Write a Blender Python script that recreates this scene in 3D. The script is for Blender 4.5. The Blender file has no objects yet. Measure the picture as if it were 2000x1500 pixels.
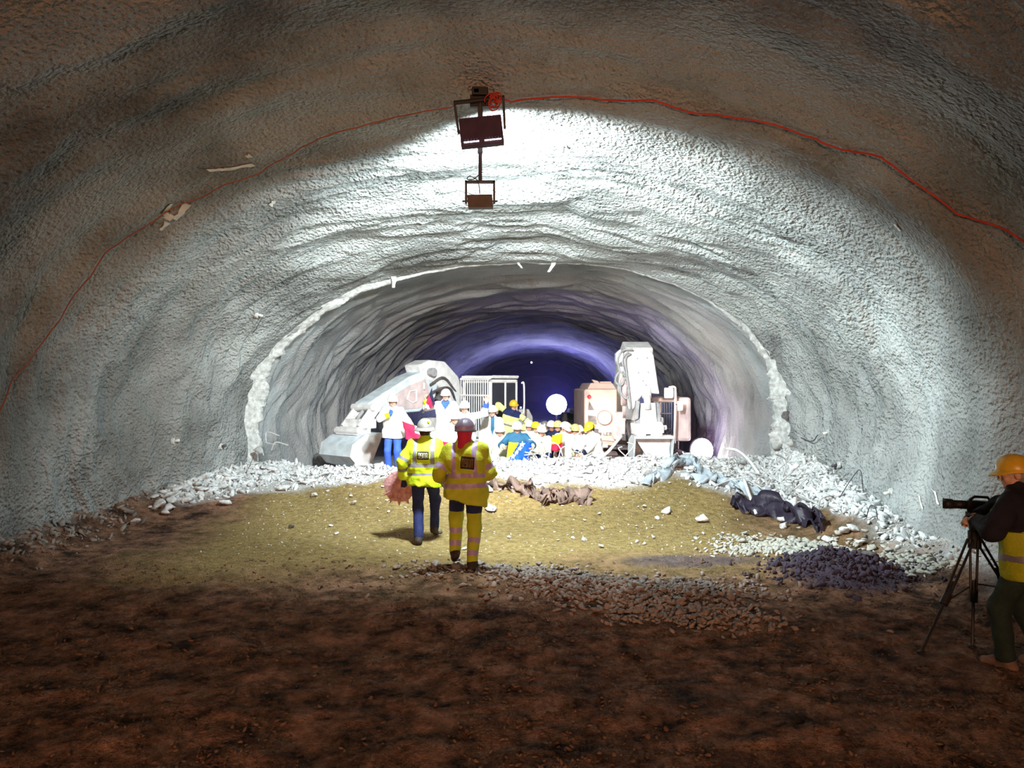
import bpy, bmesh, math, random
import numpy as np
from mathutils import Vector, Matrix

RND = random.Random(11)
rng = np.random.default_rng(11)
F = 1450.0          # focal length in pixels of the 2000 px wide frame
CZ = 2.35           # eye height of the photographer
COL = bpy.context.scene.collection


def P(px, py, d):
    return Vector(((px - 1000) / F * d, d, CZ - (py - 750) / F * d))


# ------------------------------------------------------------------ noise
_T = rng.random((64, 64, 64)).astype(np.float32) * 2 - 1


def vnoise(x, y, z):
    x, y, z = np.broadcast_arrays(np.asarray(x, np.float32), np.asarray(y, np.float32), np.asarray(z, np.float32))
    xi, yi, zi = np.floor(x).astype(int), np.floor(y).astype(int), np.floor(z).astype(int)
    fx, fy, fz = x - xi, y - yi, z - zi
    fx, fy, fz = [f * f * f * (f * (f * 6 - 15) + 10) for f in (fx, fy, fz)]
    r = 0
    for dx in (0, 1):
        wx = fx if dx else 1 - fx
        for dy in (0, 1):
            wy = fy if dy else 1 - fy
            for dz in (0, 1):
                wz = fz if dz else 1 - fz
                r = r + wx * wy * wz * _T[(xi + dx) % 64, (yi + dy) % 64, (zi + dz) % 64]
    return r


def fbm(x, y, z, o=4, g=.5):
    a, s, t = 1.0, 0.0, 0.0
    for k in range(o):
        s = s + a * vnoise(x * 2**k + 7.3 * k, y * 2**k + 3.1 * k, z * 2**k + 11.7 * k)
        t += a
        a *= g
    return s / t


def sstep(a, b, x):
    t = np.clip((np.asarray(x, float) - a) / (b - a), 0, 1)
    return t * t * (3 - 2 * t)


# ------------------------------------------------------------------ objects
def tag(o, label=None, cat=None, group=None, kind=None):
    if label: o['label'] = label
    if cat: o['category'] = cat
    if group: o['group'] = group
    if kind: o['kind'] = kind
    return o


def empty(name, loc, rz=0.0):
    o = bpy.data.objects.new(name, None)
    o.empty_display_size = .2
    COL.objects.link(o)
    o.location = loc
    o.rotation_euler = (0, 0, rz)
    return o


def mk(name, V, Fc, mats, parent=None, smooth=False, midx=None, bevel=0):
    me = bpy.data.meshes.new(name)
    V = np.asarray(V, np.float32)
    if isinstance(Fc, np.ndarray):
        n, k = Fc.shape
        me.vertices.add(len(V)); me.vertices.foreach_set('co', V.ravel())
        me.loops.add(n * k); me.loops.foreach_set('vertex_index', Fc.astype(np.int32).ravel())
        me.polygons.add(n); me.polygons.foreach_set('loop_start', np.arange(0, n * k, k, dtype=np.int32))
        me.update(calc_edges=True)
    else:
        me.from_pydata([tuple(v) for v in V], [], [tuple(f) for f in Fc])
    if not isinstance(mats, (list, tuple)): mats = [mats]
    for m in mats: me.materials.append(m)
    if midx is not None: me.polygons.foreach_set('material_index', np.asarray(midx, np.int32))
    if smooth: me.polygons.foreach_set('use_smooth', np.ones(len(me.polygons), bool))
    me.validate()
    o = bpy.data.objects.new(name, me)
    COL.objects.link(o)
    if parent: o.parent = parent
    if bevel:
        b = o.modifiers.new('bevel', 'BEVEL'); b.width = bevel; b.segments = 2; b.limit_method = 'ANGLE'
    return o


class MB:
    """collects shapes into ONE mesh"""

    def __init__(s, off=(0, 0, 0)):
        s.v, s.f, s.m, s.off = [], [], [], Vector(off)

    def add(s, vs, fs, mi=0):
        b = len(s.v)
        s.v += [Vector(v) - s.off for v in vs]
        s.f += [tuple(i + b for i in f) for f in fs]
        s.m += [mi] * len(fs)
        return s

    def box(s, a, b, mi=0, M=None):
        x0, y0, z0 = [min(p, q) for p, q in zip(a, b)]
        x1, y1, z1 = [max(p, q) for p, q in zip(a, b)]
        v = [Vector(c) for c in ((x0, y0, z0), (x1, y0, z0), (x1, y1, z0), (x0, y1, z0), (x0, y0, z1), (x1, y0, z1), (x1, y1, z1), (x0, y1, z1))]
        if M: v = [M @ c for c in v]
        return s.add(v, [(0, 3, 2, 1), (4, 5, 6, 7), (0, 1, 5, 4), (1, 2, 6, 5), (2, 3, 7, 6), (3, 0, 4, 7)], mi)

    def prism(s, pts, vec, mi=0):
        """polygon pts (3D, any winding) extruded along vec"""
        pts = [Vector(p) for p in pts]; vec = Vector(vec); n = len(pts)
        nrm = Vector()
        for i in range(n):
            a, b = pts[i], pts[(i + 1) % n]
            nrm += a.cross(b)
        if nrm.dot(vec) > 0: pts = pts[::-1]
        q = [p + vec for p in pts]
        fs = [tuple(range(n)), tuple(range(2 * n - 1, n - 1, -1))]
        for i in range(n):
            j = (i + 1) % n
            fs.append((j, i, n + i, n + j))
        return s.add(pts + q, fs, mi)

    def ppx(s, pix, d, depth, mi=0):
        return s.prism([P(x, y, d) for x, y in pix], (0, depth, 0), mi)

    def bpx(s, x0, y0, x1, y1, d, depth, mi=0):
        return s.ppx([(x0, y0), (x1, y0), (x1, y1), (x0, y1)], d, depth, mi)

    def tube(s, path, r, n=8, mi=0, cap=True):
        path = [Vector(p) for p in path]
        rs = r if isinstance(r, (list, tuple)) else [r] * len(path)
        vs, fs = [], []
        up = None
        for i, p in enumerate(path):
            t = (path[min(i + 1, len(path) - 1)] - path[max(i - 1, 0)])
            if t.length < 1e-9: t = Vector((0, 0, 1))
            t.normalize()
            if up is None:
                up = Vector((0, 0, 1)) if abs(t.z) < .9 else Vector((1, 0, 0))
            a = t.cross(up)
            if a.length < 1e-6: a = t.orthogonal()
            a.normalize(); up = a.cross(t)
            for k in range(n):
                w = 2 * math.pi * k / n
                vs.append(p + (a * math.cos(w) + up * math.sin(w)) * rs[i])
        for i in range(len(path) - 1):
            for k in range(n):
                k2 = (k + 1) % n
                fs.append((i * n + k, i * n + k2, (i + 1) * n + k2, (i + 1) * n + k))
        if cap:
            fs.append(tuple(range(n - 1, -1, -1))); fs.append(tuple(range((len(path) - 1) * n, len(path) * n)))
        return s.add(vs, fs, mi)

    def cyl(s, a, b, r, n=16, mi=0, r2=None):
        return s.tube([a, b], [r, r if r2 is None else r2], n, mi)

    def ball(s, c, r, n=12, mi=0):
        c = Vector(c); r = Vector(r) if not isinstance(r, (int, float)) else Vector((r, r, r))
        vs, fs = [], []
        h = n // 2
        for i in range(h + 1):
            th = math.pi * i / h
            for k in range(n):
                w = 2 * math.pi * k / n
                vs.append(c + Vector((r.x * math.sin(th) * math.cos(w), r.y * math.sin(th) * math.sin(w), r.z * math.cos(th))))
        for i in range(h):
            for k in range(n):
                k2 = (k + 1) % n
                fs.append((i * n + k, (i + 1) * n + k, (i + 1) * n + k2, i * n + k2))
        return s.add(vs, fs, mi)

    def build(s, name, mats, parent=None, smooth=False, bevel=0):
        return mk(name, [tuple(v) for v in s.v], s.f, mats, parent, smooth, s.m, bevel)


def bez(pts, n=24):
    """Catmull-Rom through points"""
    pts = [Vector(p) for p in pts]
    q = [pts[0] * 2 - pts[1]] + pts + [pts[-1] * 2 - pts[-2]]
    out = []
    m = len(pts) - 1
    for i in range(m):
        a, b, c, d = q[i:i + 4]
        k = max(2, n // m)
        for j in range(k):
            t = j / k
            out.append(.5 * ((2 * b) + (c - a) * t + (2 * a - 5 * b + 4 * c - d) * t * t + (3 * b - a - 3 * c + d) * t**3))
    out.append(pts[-1])
    return out


# ------------------------------------------------------------------ materials
def mat(name, col, rough=.7, var=.15, scale=8, bump=0.0, bscale=40, metal=0.0, emit=None, spec=.3, detail=3, col2=None):
    m = bpy.data.materials.new(name); m.use_nodes = True
    nt = m.node_tree; N = nt.nodes; L = nt.links
    b = N['Principled BSDF']
    b.inputs['Roughness'].default_value = rough
    b.inputs['Metallic'].default_value = metal
    b.inputs['Specular IOR Level'].default_value = spec
    if emit:
        b.inputs['Emission Color'].default_value = (*emit[0], 1); b.inputs['Emission Strength'].default_value = emit[1]
    tc = N.new('ShaderNodeTexCoord')
    nz = N.new('ShaderNodeTexNoise'); nz.inputs['Scale'].default_value = scale; nz.inputs['Detail'].default_value = detail
    L.new(tc.outputs['Object'], nz.inputs['Vector'])
    r = N.new('ShaderNodeValToRGB')
    c = np.array(col)
    r.color_ramp.elements[0].position = .3; r.color_ramp.elements[1].position = .7
    r.color_ramp.elements[0].color = (*np.clip(c * (1 - var), 0, 1), 1)
    r.color_ramp.elements[1].color = (*(np.clip(c * (1 + var), 0, 1) if col2 is None else col2), 1)
    L.new(nz.outputs['Fac'], r.inputs['Fac']); L.new(r.outputs['Color'], b.inputs['Base Color'])
    if bump:
        n2 = N.new('ShaderNodeTexNoise'); n2.inputs['Scale'].default_value = bscale; n2.inputs['Detail'].default_value = 2
        L.new(tc.outputs['Object'], n2.inputs['Vector'])
        bp = N.new('ShaderNodeBump'); bp.inputs['Strength'].default_value = bump; bp.inputs['Distance'].default_value = .02
        L.new(n2.outputs['Fac'], bp.inputs['Height']); L.new(bp.outputs['Normal'], b.inputs['Normal'])
    return m


def shotcrete(name, c1, c2, grain=1.0):
    m = bpy.data.materials.new(name); m.use_nodes = True
    nt = m.node_tree; N = nt.nodes; L = nt.links
    b = N['Principled BSDF']; b.inputs['Roughness'].default_value = .85; b.inputs['Specular IOR Level'].default_value = .25
    tc = N.new('ShaderNodeTexCoord')
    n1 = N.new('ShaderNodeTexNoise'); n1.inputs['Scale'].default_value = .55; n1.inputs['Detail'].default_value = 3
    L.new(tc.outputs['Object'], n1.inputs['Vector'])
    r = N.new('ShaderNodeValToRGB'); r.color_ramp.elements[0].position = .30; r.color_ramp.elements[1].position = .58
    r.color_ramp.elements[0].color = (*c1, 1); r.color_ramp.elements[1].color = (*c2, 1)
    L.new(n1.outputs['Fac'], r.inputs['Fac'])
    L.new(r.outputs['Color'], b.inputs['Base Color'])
    n2 = N.new('ShaderNodeTexNoise'); n2.inputs['Scale'].default_value = 13; n2.inputs['Detail'].default_value = 3; n2.inputs['Roughness'].default_value = .62
    L.new(tc.outputs['Object'], n2.inputs['Vector'])
    n3 = N.new('ShaderNodeTexVoronoi'); n3.inputs['Scale'].default_value = 22; n3.feature = 'SMOOTH_F1'
    L.new(tc.outputs['Object'], n3.inputs['Vector'])
    ad = N.new('ShaderNodeMath'); ad.operation = 'MULTIPLY_ADD'; ad.inputs[1].default_value = .5
    L.new(n3.outputs['Distance'], ad.inputs[0]); L.new(n2.outputs['Fac'], ad.inputs[2])
    bp = N.new('ShaderNodeBump'); bp.inputs['Strength'].default_value = .8 * grain; bp.inputs['Distance'].default_value = .085
    L.new(ad.outputs[0], bp.inputs['Height']); L.new(bp.outputs['Normal'], b.inputs['Normal'])
    return m


def ground_mat():
    m = bpy.data.materials.new('earth_floor'); m.use_nodes = True
    nt = m.node_tree; N = nt.nodes; L = nt.links
    b = N['Principled BSDF']; b.inputs['Roughness'].default_value = .9; b.inputs['Specular IOR Level'].default_value = .2
    tc = N.new('ShaderNodeTexCoord')

    def noise(s, d=6, rg=.6):
        n = N.new('ShaderNodeTexNoise'); n.inputs['Scale'].default_value = s; n.inputs['Detail'].default_value = d; n.inputs['Roughness'].default_value = rg
        L.new(tc.outputs['Object'], n.inputs['Vector']); return n.outputs['Fac']

    def ramp(fac, *st):
        r = N.new('ShaderNodeValToRGB')
        e = r.color_ramp.elements
        while len(e) < len(st): e.new(.5)
        for k, (p, c) in enumerate(st):
            e[k].position = p; e[k].color = (*c, 1)
        L.new(fac, r.inputs['Fac']); return r.outputs['Color']

    def attr(nm):
        a = N.new('ShaderNodeAttribute'); a.attribute_name = nm; return a.outputs['Fac']

    def mix(f, a, c):
        x = N.new('ShaderNodeMix'); x.data_type = 'RGBA'
        L.new(f, x.inputs['Factor']); L.new(a, x.inputs[6]); L.new(c, x.inputs[7]); return x.outputs[2]
    mud = ramp(noise(2.6, 6, .78), (.38, (.02, .011, .008)), (.5, (.19, .10, .06)), (.64, (.42, .235, .15)))  # earth of the dim foreground, shade and warm light partly in its colour
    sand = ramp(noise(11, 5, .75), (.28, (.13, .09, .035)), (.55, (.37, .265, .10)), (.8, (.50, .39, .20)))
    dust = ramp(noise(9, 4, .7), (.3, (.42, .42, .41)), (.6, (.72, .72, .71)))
    dark = ramp(noise(5, 3, .7), (.3, (.035, .028, .045)), (.7, (.13, .105, .15)))  # dark violet, holding the heap's shade and lamp tint
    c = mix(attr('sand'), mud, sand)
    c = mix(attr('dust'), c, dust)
    c = mix(attr('damp'), c, dark)  # 'damp' holds the heap's painted shade and lamp tint, plus a dark patch
    L.new(c, b.inputs['Base Color'])
    h1 = noise(9, 5, .75); h2 = noise(40, 2, .7)
    ad = N.new('ShaderNodeMath'); ad.operation = 'MULTIPLY_ADD'; ad.inputs[1].default_value = .4
    L.new(h2, ad.inputs[0]); L.new(h1, ad.inputs[2])
    bp = N.new('ShaderNodeBump'); bp.inputs['Strength'].default_value = .9; bp.inputs['Distance'].default_value = .13
    L.new(ad.outputs[0], bp.inputs['Height']); L.new(bp.outputs['Normal'], b.inputs['Normal'])
    return m


M = {}
M['shot'] = shotcrete('sprayed_concrete', (.15, .155, .15), (.40, .42, .415), 1.25)  # its broad dark patches stand in for shade of the folds
M['shot_far'] = shotcrete('sprayed_concrete_lining', (.24, .25, .25), (.41, .42, .425), .6)
M['broken'] = mat('broken_concrete', (.55, .56, .55), .9, .3, 12, .8, 30)
M['paint'] = mat('white_mark', (.75, .74, .70), .8, .1, 10, .3, 30)
M['rubble'] = mat('pale_rubble', (.60, .61, .61), .9, .30, 4, .5, 18)
M['stone'] = mat('pale_stone', (.60, .60, .58), .9, .25, 3, .5, 18)
M['gravel'] = mat('grey_brown_gravel', (.27, .225, .20), .9, .3, 2.5, .5, 20)
M['gravel_pale'] = mat('pale_gravel', (.42, .41, .36), .9, .25, 2.5, .5, 20)
M['darkstone'] = mat('dark_stone', (.13, .12, .12), .9, .4, 9, .5, 25)
M['steel'] = mat('dusty_steel', (.50, .50, .50), .6, .2, 15)
M['black'] = mat('black_metal', (.018, .017, .02), .5, .3, 10)
M['darkgrey'] = mat('dark_grey_metal', (.07, .065, .075), .5, .2, 10)
M['housing'] = mat('purple_grey_housing', (.07, .045, .085), .55, .2, 8)
M['ledpanel'] = mat('led_panel', (1, 1, 1), .4, 0, 5, emit=((1, .97, 1), 1.2))
M['led'] = mat('led_strip', (1, 1, 1), .4, 0, 5, emit=((1, .97, 1), 6))
M['redcable'] = mat('red_cable', (.48, .045, .02), .5, .15, 10)
M['rustcable'] = mat('rust_red_cable', (.34, .10, .05), .6, .2, 10)
M['whitecable'] = mat('white_cable', (.75, .72, .68), .5, .1, 10)
M['machine'] = mat('dusty_white_paint', (.76, .77, .77), .65, .16, 5, .25, 20)
M['machine_b'] = mat('dusty_blue_white_paint', (.64, .74, .79), .65, .16, 5, .25, 20)
M['machine_p'] = mat('dusty_pink_paint', (.64, .52, .52), .65, .16, 5, .2, 20)
M['machine_o'] = mat('pinkish_engine_cover', (.52, .37, .36), .6, .15, 3, .2, 20, col2=(.60, .42, .34))
M['track'] = mat('brown_track_steel', (.10, .075, .075), .8, .3, 9, .4, 20)
M['darkmech'] = mat('oily_mechanics', (.11, .10, .105), .6, .4, 9, .3, 20)
M['glass'] = mat('dark_cab_glass', (.03, .035, .05), .1, .1, 3, spec=.6)
M['blueglass'] = mat('blue_cab_glass', (.035, .05, .13), .12, .3, 3, spec=.6)
M['lamp'] = mat('lit_lamp', (1, 1, 1), .4, 0, 5, emit=((1, .96, .90), 30))
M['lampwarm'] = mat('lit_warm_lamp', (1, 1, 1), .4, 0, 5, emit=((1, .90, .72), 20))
M['lampfar'] = mat('lit_far_lamp', (1, 1, 1), .4, 0, 5, emit=((.92, .92, 1), 25))
M['redlens'] = mat('red_lens', (.6, .05, .07), .3, .1, 5)
M['hose'] = mat('dusty_hose', (.36, .37, .39), .6, .2, 8)
M['membrane'] = mat('pale_blue_membrane', (.38, .44, .49), .55, .25, 5, .4, 15)
M['tarp'] = mat('dark_membrane', (.022, .016, .03), .5, .3, 5, .4, 15)
M['brownsheet'] = mat('brown_membrane', (.16, .11, .09), .6, .4, 5, .4, 15)
# people
M['skin'] = mat('skin', (.62, .38, .28), .55, .08, 20)
M['skin_d'] = mat('tanned_skin', (.42, .22, .14), .55, .1, 20)
M['lip'] = mat('lips', (.45, .16, .14), .5, .05, 20)
M['eye'] = mat('eyes', (.03, .022, .02), .3, .05, 20)
M['hair'] = mat('dark_hair', (.035, .022, .015), .7, .3, 60, .4, 120)
M['hair_g'] = mat('grey_hair', (.25, .23, .21), .7, .3, 60, .4, 120)
M['hiviz'] = mat('lime_yellow_cloth', (.52, .72, .02), .6, .1, 7, .3, 60)
M['hiviz_o'] = mat('olive_yellow_cloth', (.42, .48, .02), .65, .12, 7, .3, 60)
M['hiviz_p'] = mat('pale_yellow_cloth', (.80, .86, .30), .65, .08, 7, .3, 60)
M['white_cloth'] = mat('white_cloth', (.82, .82, .78), .75, .06, 7, .3, 50)
M['cream'] = mat('cream_yellow_cloth', (.84, .85, .60), .75, .06, 7, .3, 50)
M['reflect'] = mat('silver_reflective_tape', (.20, .20, .24), .45, .06, 20, spec=.5)
M['reflect_p'] = mat('lilac_reflective_tape', (.36, .27, .44), .45, .06, 20, spec=.5)
M['navy'] = mat('navy_cloth', (.014, .02, .07), .8, .25, 9, .3, 60)
M['navy_b'] = mat('blue_navy_cloth', (.013, .02, .085), .8, .25, 9, .3, 60)
M['blue'] = mat('royal_blue_cloth', (.05, .13, .62), .75, .15, 9, .3, 60)
M['teal'] = mat('teal_cloth', (.03, .13, .24), .75, .15, 9, .3, 60)
M['green_d'] = mat('dark_green_cloth', (.018, .035, .03), .85, .3, 9, .4, 60)
M['blackcloth'] = mat('black_cloth', (.012, .012, .022), .85, .3, 9, .3, 60)
M['orange'] = mat('orange_red_cloth', (.75, .13, .05), .7, .1, 9)
M['redcloth'] = mat('crimson_cloth', (.50, .02, .07), .7, .15, 9, .3, 60)
M['boot'] = mat('dark_boot', (.035, .025, .02), .7, .3, 10, .3, 40)
M['boot_t'] = mat('tan_shoe', (.20, .13, .10), .7, .3, 10, .3, 40)
M['hat_grey'] = mat('metallic_grey_shell', (.36, .34, .31), .35, .1, 8, metal=.5)
M['hat_dark'] = mat('grey_plum_shell', (.13, .10, .14), .35, .15, 8)
M['hat_yellow'] = mat('yellow_shell', (.72, .46, .03), .35, .1, 8, spec=.5)
M['hat_white'] = mat('white_shell', (.82, .82, .80), .35, .04, 8, spec=.5)
M['hat_lemon'] = mat('lemon_shell', (.80, .68, .03), .35, .06, 8, spec=.5)
M['hat_beige'] = mat('beige_yellow_shell', (.70, .58, .24), .35, .1, 8, spec=.5)
M['flag_red'] = mat('red_flag_cloth', (.72, .02, .08), .75, .08, 6)
M['flag_white'] = mat('white_flag_cloth', (.84, .84, .82), .75, .04, 6)
M['flag_yellow'] = mat('yellow_flag_cloth', (.80, .62, .02), .75, .08, 6)
M['flag_blue'] = mat('blue_flag_cloth', (.012, .10, .62), .75, .12, 6)
M['flag_black'] = mat('black_flag_cloth', (.02, .022, .06), .75, .1, 6)
M['disc'] = mat('pink_mottled_disc', (.46, .20, .19), .7, .3, 14, .4, 30, col2=(.62, .36, .38))
M['patch'] = mat('black_patch', (.012, .012, .012), .6, .1, 10)
M['glyph'] = mat('pale_lettering', (.60, .60, .45), .6, .05, 10)
M['glyph_d'] = mat('dull_gold_lettering', (.20, .13, .03), .6, .05, 10)

# ------------------------------------------------------------------ tunnel surfaces
ZS = 1.8


def interp(d, xs, ys):
    return np.interp(d, xs, ys)


def near_par(d):
    L = interp(d, [-17, 8, 10, 13, 14.6, 16.1], [-6.9, -6.9, -6.8, -6.35, -5.95, -5.55])
    Rr = interp(d, [-17, 8, 10, 13, 14.6, 16.1], [5.95, 5.95, 5.95, 6.05, 6.0, 5.85])
    zc = interp(d, [-17, 8, 10, 12, 13.5, 14.8, 16.1], [6.15, 6.12, 6.02, 5.85, 5.62, 5.38, 5.08])
    xc = interp(d, [-17, 9.3, 16.1], [-.5, -.4, .35])
    return L, Rr, zc, xc


def near_surf(u, d):
    u = np.asarray(u, float); d = np.asarray(d, float)
    L, Rr, zc, xc = near_par(d)
    au = np.clip(np.abs(u), 0, 1)
    x = np.where(u < 0, xc - (xc - L) * np.sin(au * np.pi / 2), xc + (Rr - xc) * np.sin(au * np.pi / 2))
    z = ZS + (zc - ZS) * np.cos(au * np.pi / 2)
    lo = np.clip(np.abs(u) - 1, 0, 1) / .35
    z = z - lo * 2.6
    x = np.where(u < 0, x - .25 * lo, x - .75 * lo**1.6 * (1 - sstep(12, 16, d) * .8))
    nx, nz = x - xc, np.where(np.abs(u) > 1, 0, z - ZS + .3)
    nl = np.hypot(nx, nz) + 1e-6
    nx, nz = nx / nl, nz / nl
    s = u * 9.5   # arc length
    big = .30 * fbm(d * .60 + s * .08, s * .16, 3.3, 2)
    mid = .17 * fbm(d * 1.15, s * .32, 9.1, 3)
    rip = .135 * (np.abs(fbm(d * 2.6 + 1.2 * vnoise(s * .5, d * .5, 2.), s * .55, 21.7, 3)) * 2 - .5) * sstep(9.5, 12, d)
    fine = .016 * fbm(d * 6, s * 6, 5.5, 2)
    edge = 1 - sstep(15.4, 16.1, d) * .6
    disp = (big + mid + rip) * edge + fine
    return x + nx * disp, d + 0 * x, z + nz * disp


def far_par(d):
    k = d - 16
    L = -5.72 + .040 * k
    Rr = 6.1 + .042 * k
    zc = 5.40 - .016 * k
    xc = .35 + .041 * k
    return L, Rr, zc, xc


def far_surf(u, d):
    L, Rr, zc, xc = far_par(d)
    au = np.clip(np.abs(u), 0, 1)
    x = np.where(u < 0, xc - (xc - L) * np.sin(au * np.pi / 2), xc + (Rr - xc) * np.sin(au * np.pi / 2))
    zs = ZS - .5 - .016 * (d - 16)
    z = zs + (zc - zs) * np.cos(au * np.pi / 2)
    lo = np.clip(np.abs(u) - 1, 0, 1) / .35
    z = z - lo * 2.9
    x = x - np.sign(u) * .35 * lo**1.6
    nx, nz = x - xc, np.where(np.abs(u) > 1, 0, z - zs + .3)
    nl = np.hypot(nx, nz) + 1e-6
    nx, nz = nx / nl, nz / nl
    s = u * 8.5
    w = d + .55 * fbm(s * .35, d * .35, 4.4, 2)
    ph = w / 1.5
    saw = ph - np.floor(ph)
    rib = .27 * np.where(saw < .2, saw / .2, 1 - (saw - .2) / .8) * (.6 + .6 * vnoise(s * .3, np.floor(ph) * 1.7, 8.8))
    rip = .17 * (1 - 2.2 * np.abs(fbm(d * 2.0 + .9 * vnoise(s * .6, d * .5, 1.), s * .42, 33.3, 3))) - .08
    big = .10 * fbm(d * .4, s * .3, 17.1, 2)
    disp = rib + rip + big - .08
    return x + nx * disp, d + 0 * x, z + nz * disp


def shell(surf, us, ds, names, cuts, material):
    U, D = np.meshgrid(us, ds, indexing='ij')
    x, y, z = surf(U, D)
    V = np.stack([x, y, z], -1)
    du = np.gradient(V, axis=0); dd = np.gradient(V, axis=1)
    Nn = np.cross(dd, du); Nn /= np.linalg.norm(Nn, axis=-1, keepdims=True) + 1e-9
    # inward
    inw = -np.stack([x, 0 * x, z - ZS], -1)
    if (Nn * inw).sum() < 0: Nn = -Nn; flip = True
    else: flip = False
    nd = len(ds)
    for nm, (a, b) in zip(names, cuts):
        i0 = int(np.searchsorted(us, a)); i1 = int(np.searchsorted(us, b))
        i1 = min(i1, len(us) - 1)
        vv = V[i0:i1 + 1].reshape(-1, 3); n2 = Nn[i0:i1 + 1].reshape(-1, 3)
        I = np.arange((i1 - i0 + 1) * nd).reshape(-1, nd)
        q = np.stack([I[:-1, :-1], I[:-1, 1:], I[1:, 1:], I[1:, :-1]], -1).reshape(-1, 4)
        if flip: q = q[:, ::-1]
        o = mk(nm, vv, np.ascontiguousarray(q), material, smooth=True)
        o.data.normals_split_custom_set_from_vertices([tuple(n) for n in n2])
        tag(o, kind='structure')


us = np.concatenate([np.linspace(-1.35, 1.35, 401)])
ds = np.concatenate([np.arange(-17, 3.5, .35), np.arange(3.5, 16.16, .062)])
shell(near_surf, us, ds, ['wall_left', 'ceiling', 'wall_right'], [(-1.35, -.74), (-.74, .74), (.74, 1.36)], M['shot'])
us2 = np.linspace(-1.35, 1.35, 331)
ds2 = np.concatenate([np.arange(15.95, 30, .06), np.arange(30, 120, .3)])
shell(far_surf, us2, ds2, ['wall_back_left', 'ceiling_back', 'wall_back_right'], [(-1.35, -.74), (-.74, .74), (.74, 1.36)], M['shot_far'])
# end of the far tunnel
L_, R_, zc_, xc_ = [float(v) for v in far_par(np.array(119.5))]
tag(MB().box((L_ - .6, 119.4, -4), (R_ + .6, 120, zc_ + .6)).build('wall_back', M['shot_far']), kind='structure')


# ------------------------------------------------------------------ ground
def seg_d(x, y, a, b):
    ax, ay = a; bx, by = b
    t = np.clip(((x - ax) * (bx - ax) + (y - ay) * (by - ay)) / ((bx - ax)**2 + (by - ay)**2), 0, 1)
    return np.hypot(x - ax - t * (bx - ax), y - ay - t * (by - ay))


def ground(x, y):
    x = np.asarray(x, float); y = np.asarray(y, float)
    peak = interp(x, [-6, -3.5, -2, .5, 3, 5, 6], [.45, .42, .46, .62, .66, .62, .75])
    up = sstep(11.6, 15.9, y + .25 * vnoise(x * .8, y * .8, 1.2))
    dn = 1 - sstep(17.0, 19.0, y)
    z = peak * up * dn + (-.45 - .016 * (y - 19)) * (1 - dn) * (y > 16)
    # heap along right wall
    hr = .62 * np.exp(-(seg_d(x, y, (5.9, 15.5), (5.35, 10.8)) / .62)**2) * (1 - sstep(15.5, 17, y)) * sstep(9.6, 12.2, y)
    z = np.maximum(z, z * .6 + hr)
    ap = .40 * sstep(4.5, 5.9, x) * (1 - sstep(9.5, 12, y)) * sstep(5.2, 7.5, y)
    z = z + ap
    hl = .38 * np.exp(-(seg_d(x, y, (-6.9, 13.2), (-5.2, 16.6)) / .75)**2) * (1 - sstep(16.8, 18, y))
    z = np.maximum(z, z * .5 + hl)
    z = z + .22 * sstep(-5.9, -7.0, x) * (1 - sstep(12, 14, y))
    # dark clod heap
    z = z + .26 * np.exp(-(((x - 4.05) / .62)**2 + ((y - 9.15) / .55)**2)) * (1 + .5 * fbm(x * 4, y * 4, 2.2, 2))
    # gravel heap under the right worker and to its right
    z = z + .09 * np.exp(-(seg_d(x, y, (-.7, 8.9), (2.0, 8.0)) / .45)**2)
    amp = .05 * (1 - .4 * sstep(10, 13, y))
    z = z + amp * fbm(x * .8, y * .8, 5, 3) + .018 * fbm(x * 4, y * 4, 6, 3)
    z = z + .045 * np.abs(fbm(x * 6, y * 6, 8, 3)) * (1 - sstep(9.5, 11.5, y))
    z = z + .10 * np.exp(-((x + 6.75 + .02 * (y - 8)) / .35)**2) * (1 + fbm(x * 3, y * 3, 4.4, 3)) * (1 - sstep(12.5, 14, y))
    return z




xs = np.concatenate([np.arange(-9, 9.01, .06), np.arange(9.5, 14, .5)])
ys = np.concatenate([np.arange(-17, 3.4, .3), np.arange(3.4, 20, .05), np.arange(20, 120, .5)])
X, Y = np.meshgrid(xs, ys, indexing='ij')
Z = ground(X, Y)
I = np.arange(X.size).reshape(X.shape)
q = np.stack([I[:-1, :-1], I[1:, :-1], I[1:, 1:], I[:-1, 1:]], -1).reshape(-1, 4)
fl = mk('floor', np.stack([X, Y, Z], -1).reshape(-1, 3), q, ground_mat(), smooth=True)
tag(fl, kind='structure')
nzs = .7 * fbm(X * .9, Y * .9, 1.5, 4)


def dust_mask(X, Y):
    n = .8 * fbm(X * 1.6, Y * 1.6, 12.5, 4)
    line = interp(X, [-6.5, -5, -3.2, -1.5, 0, 1.2, 2.4, 3.2, 4.6, 5.2], [12.9, 14.2, 14.9, 15.0, 14.6, 14.2, 14.1, 14.5, 13.2, 10.8])
    m = sstep(-.35, .35, Y - line + n)
    m = np.maximum(m, sstep(.2, .8, X - 4.75 + n * .5) * sstep(6.5, 8.2, Y))
    m = np.maximum(m, sstep(.2, .7, -X - 6.35 + n * .3) * .8)
    return m


sand_lit = sstep(8.0, 10.8, Y + 1.6 * nzs - .12 * X) * (1 - .75 * sstep(3.2, 4.4, X + .6 * nzs)) * sstep(-5.4, -4.0, X + 1.2 * nzs)  # soil change, with the lamplight's edge drawn into the colour
ZG, DG = Z, dust_mask(X, Y)
import bisect
XL, YL = xs.tolist(), ys.tolist()


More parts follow.
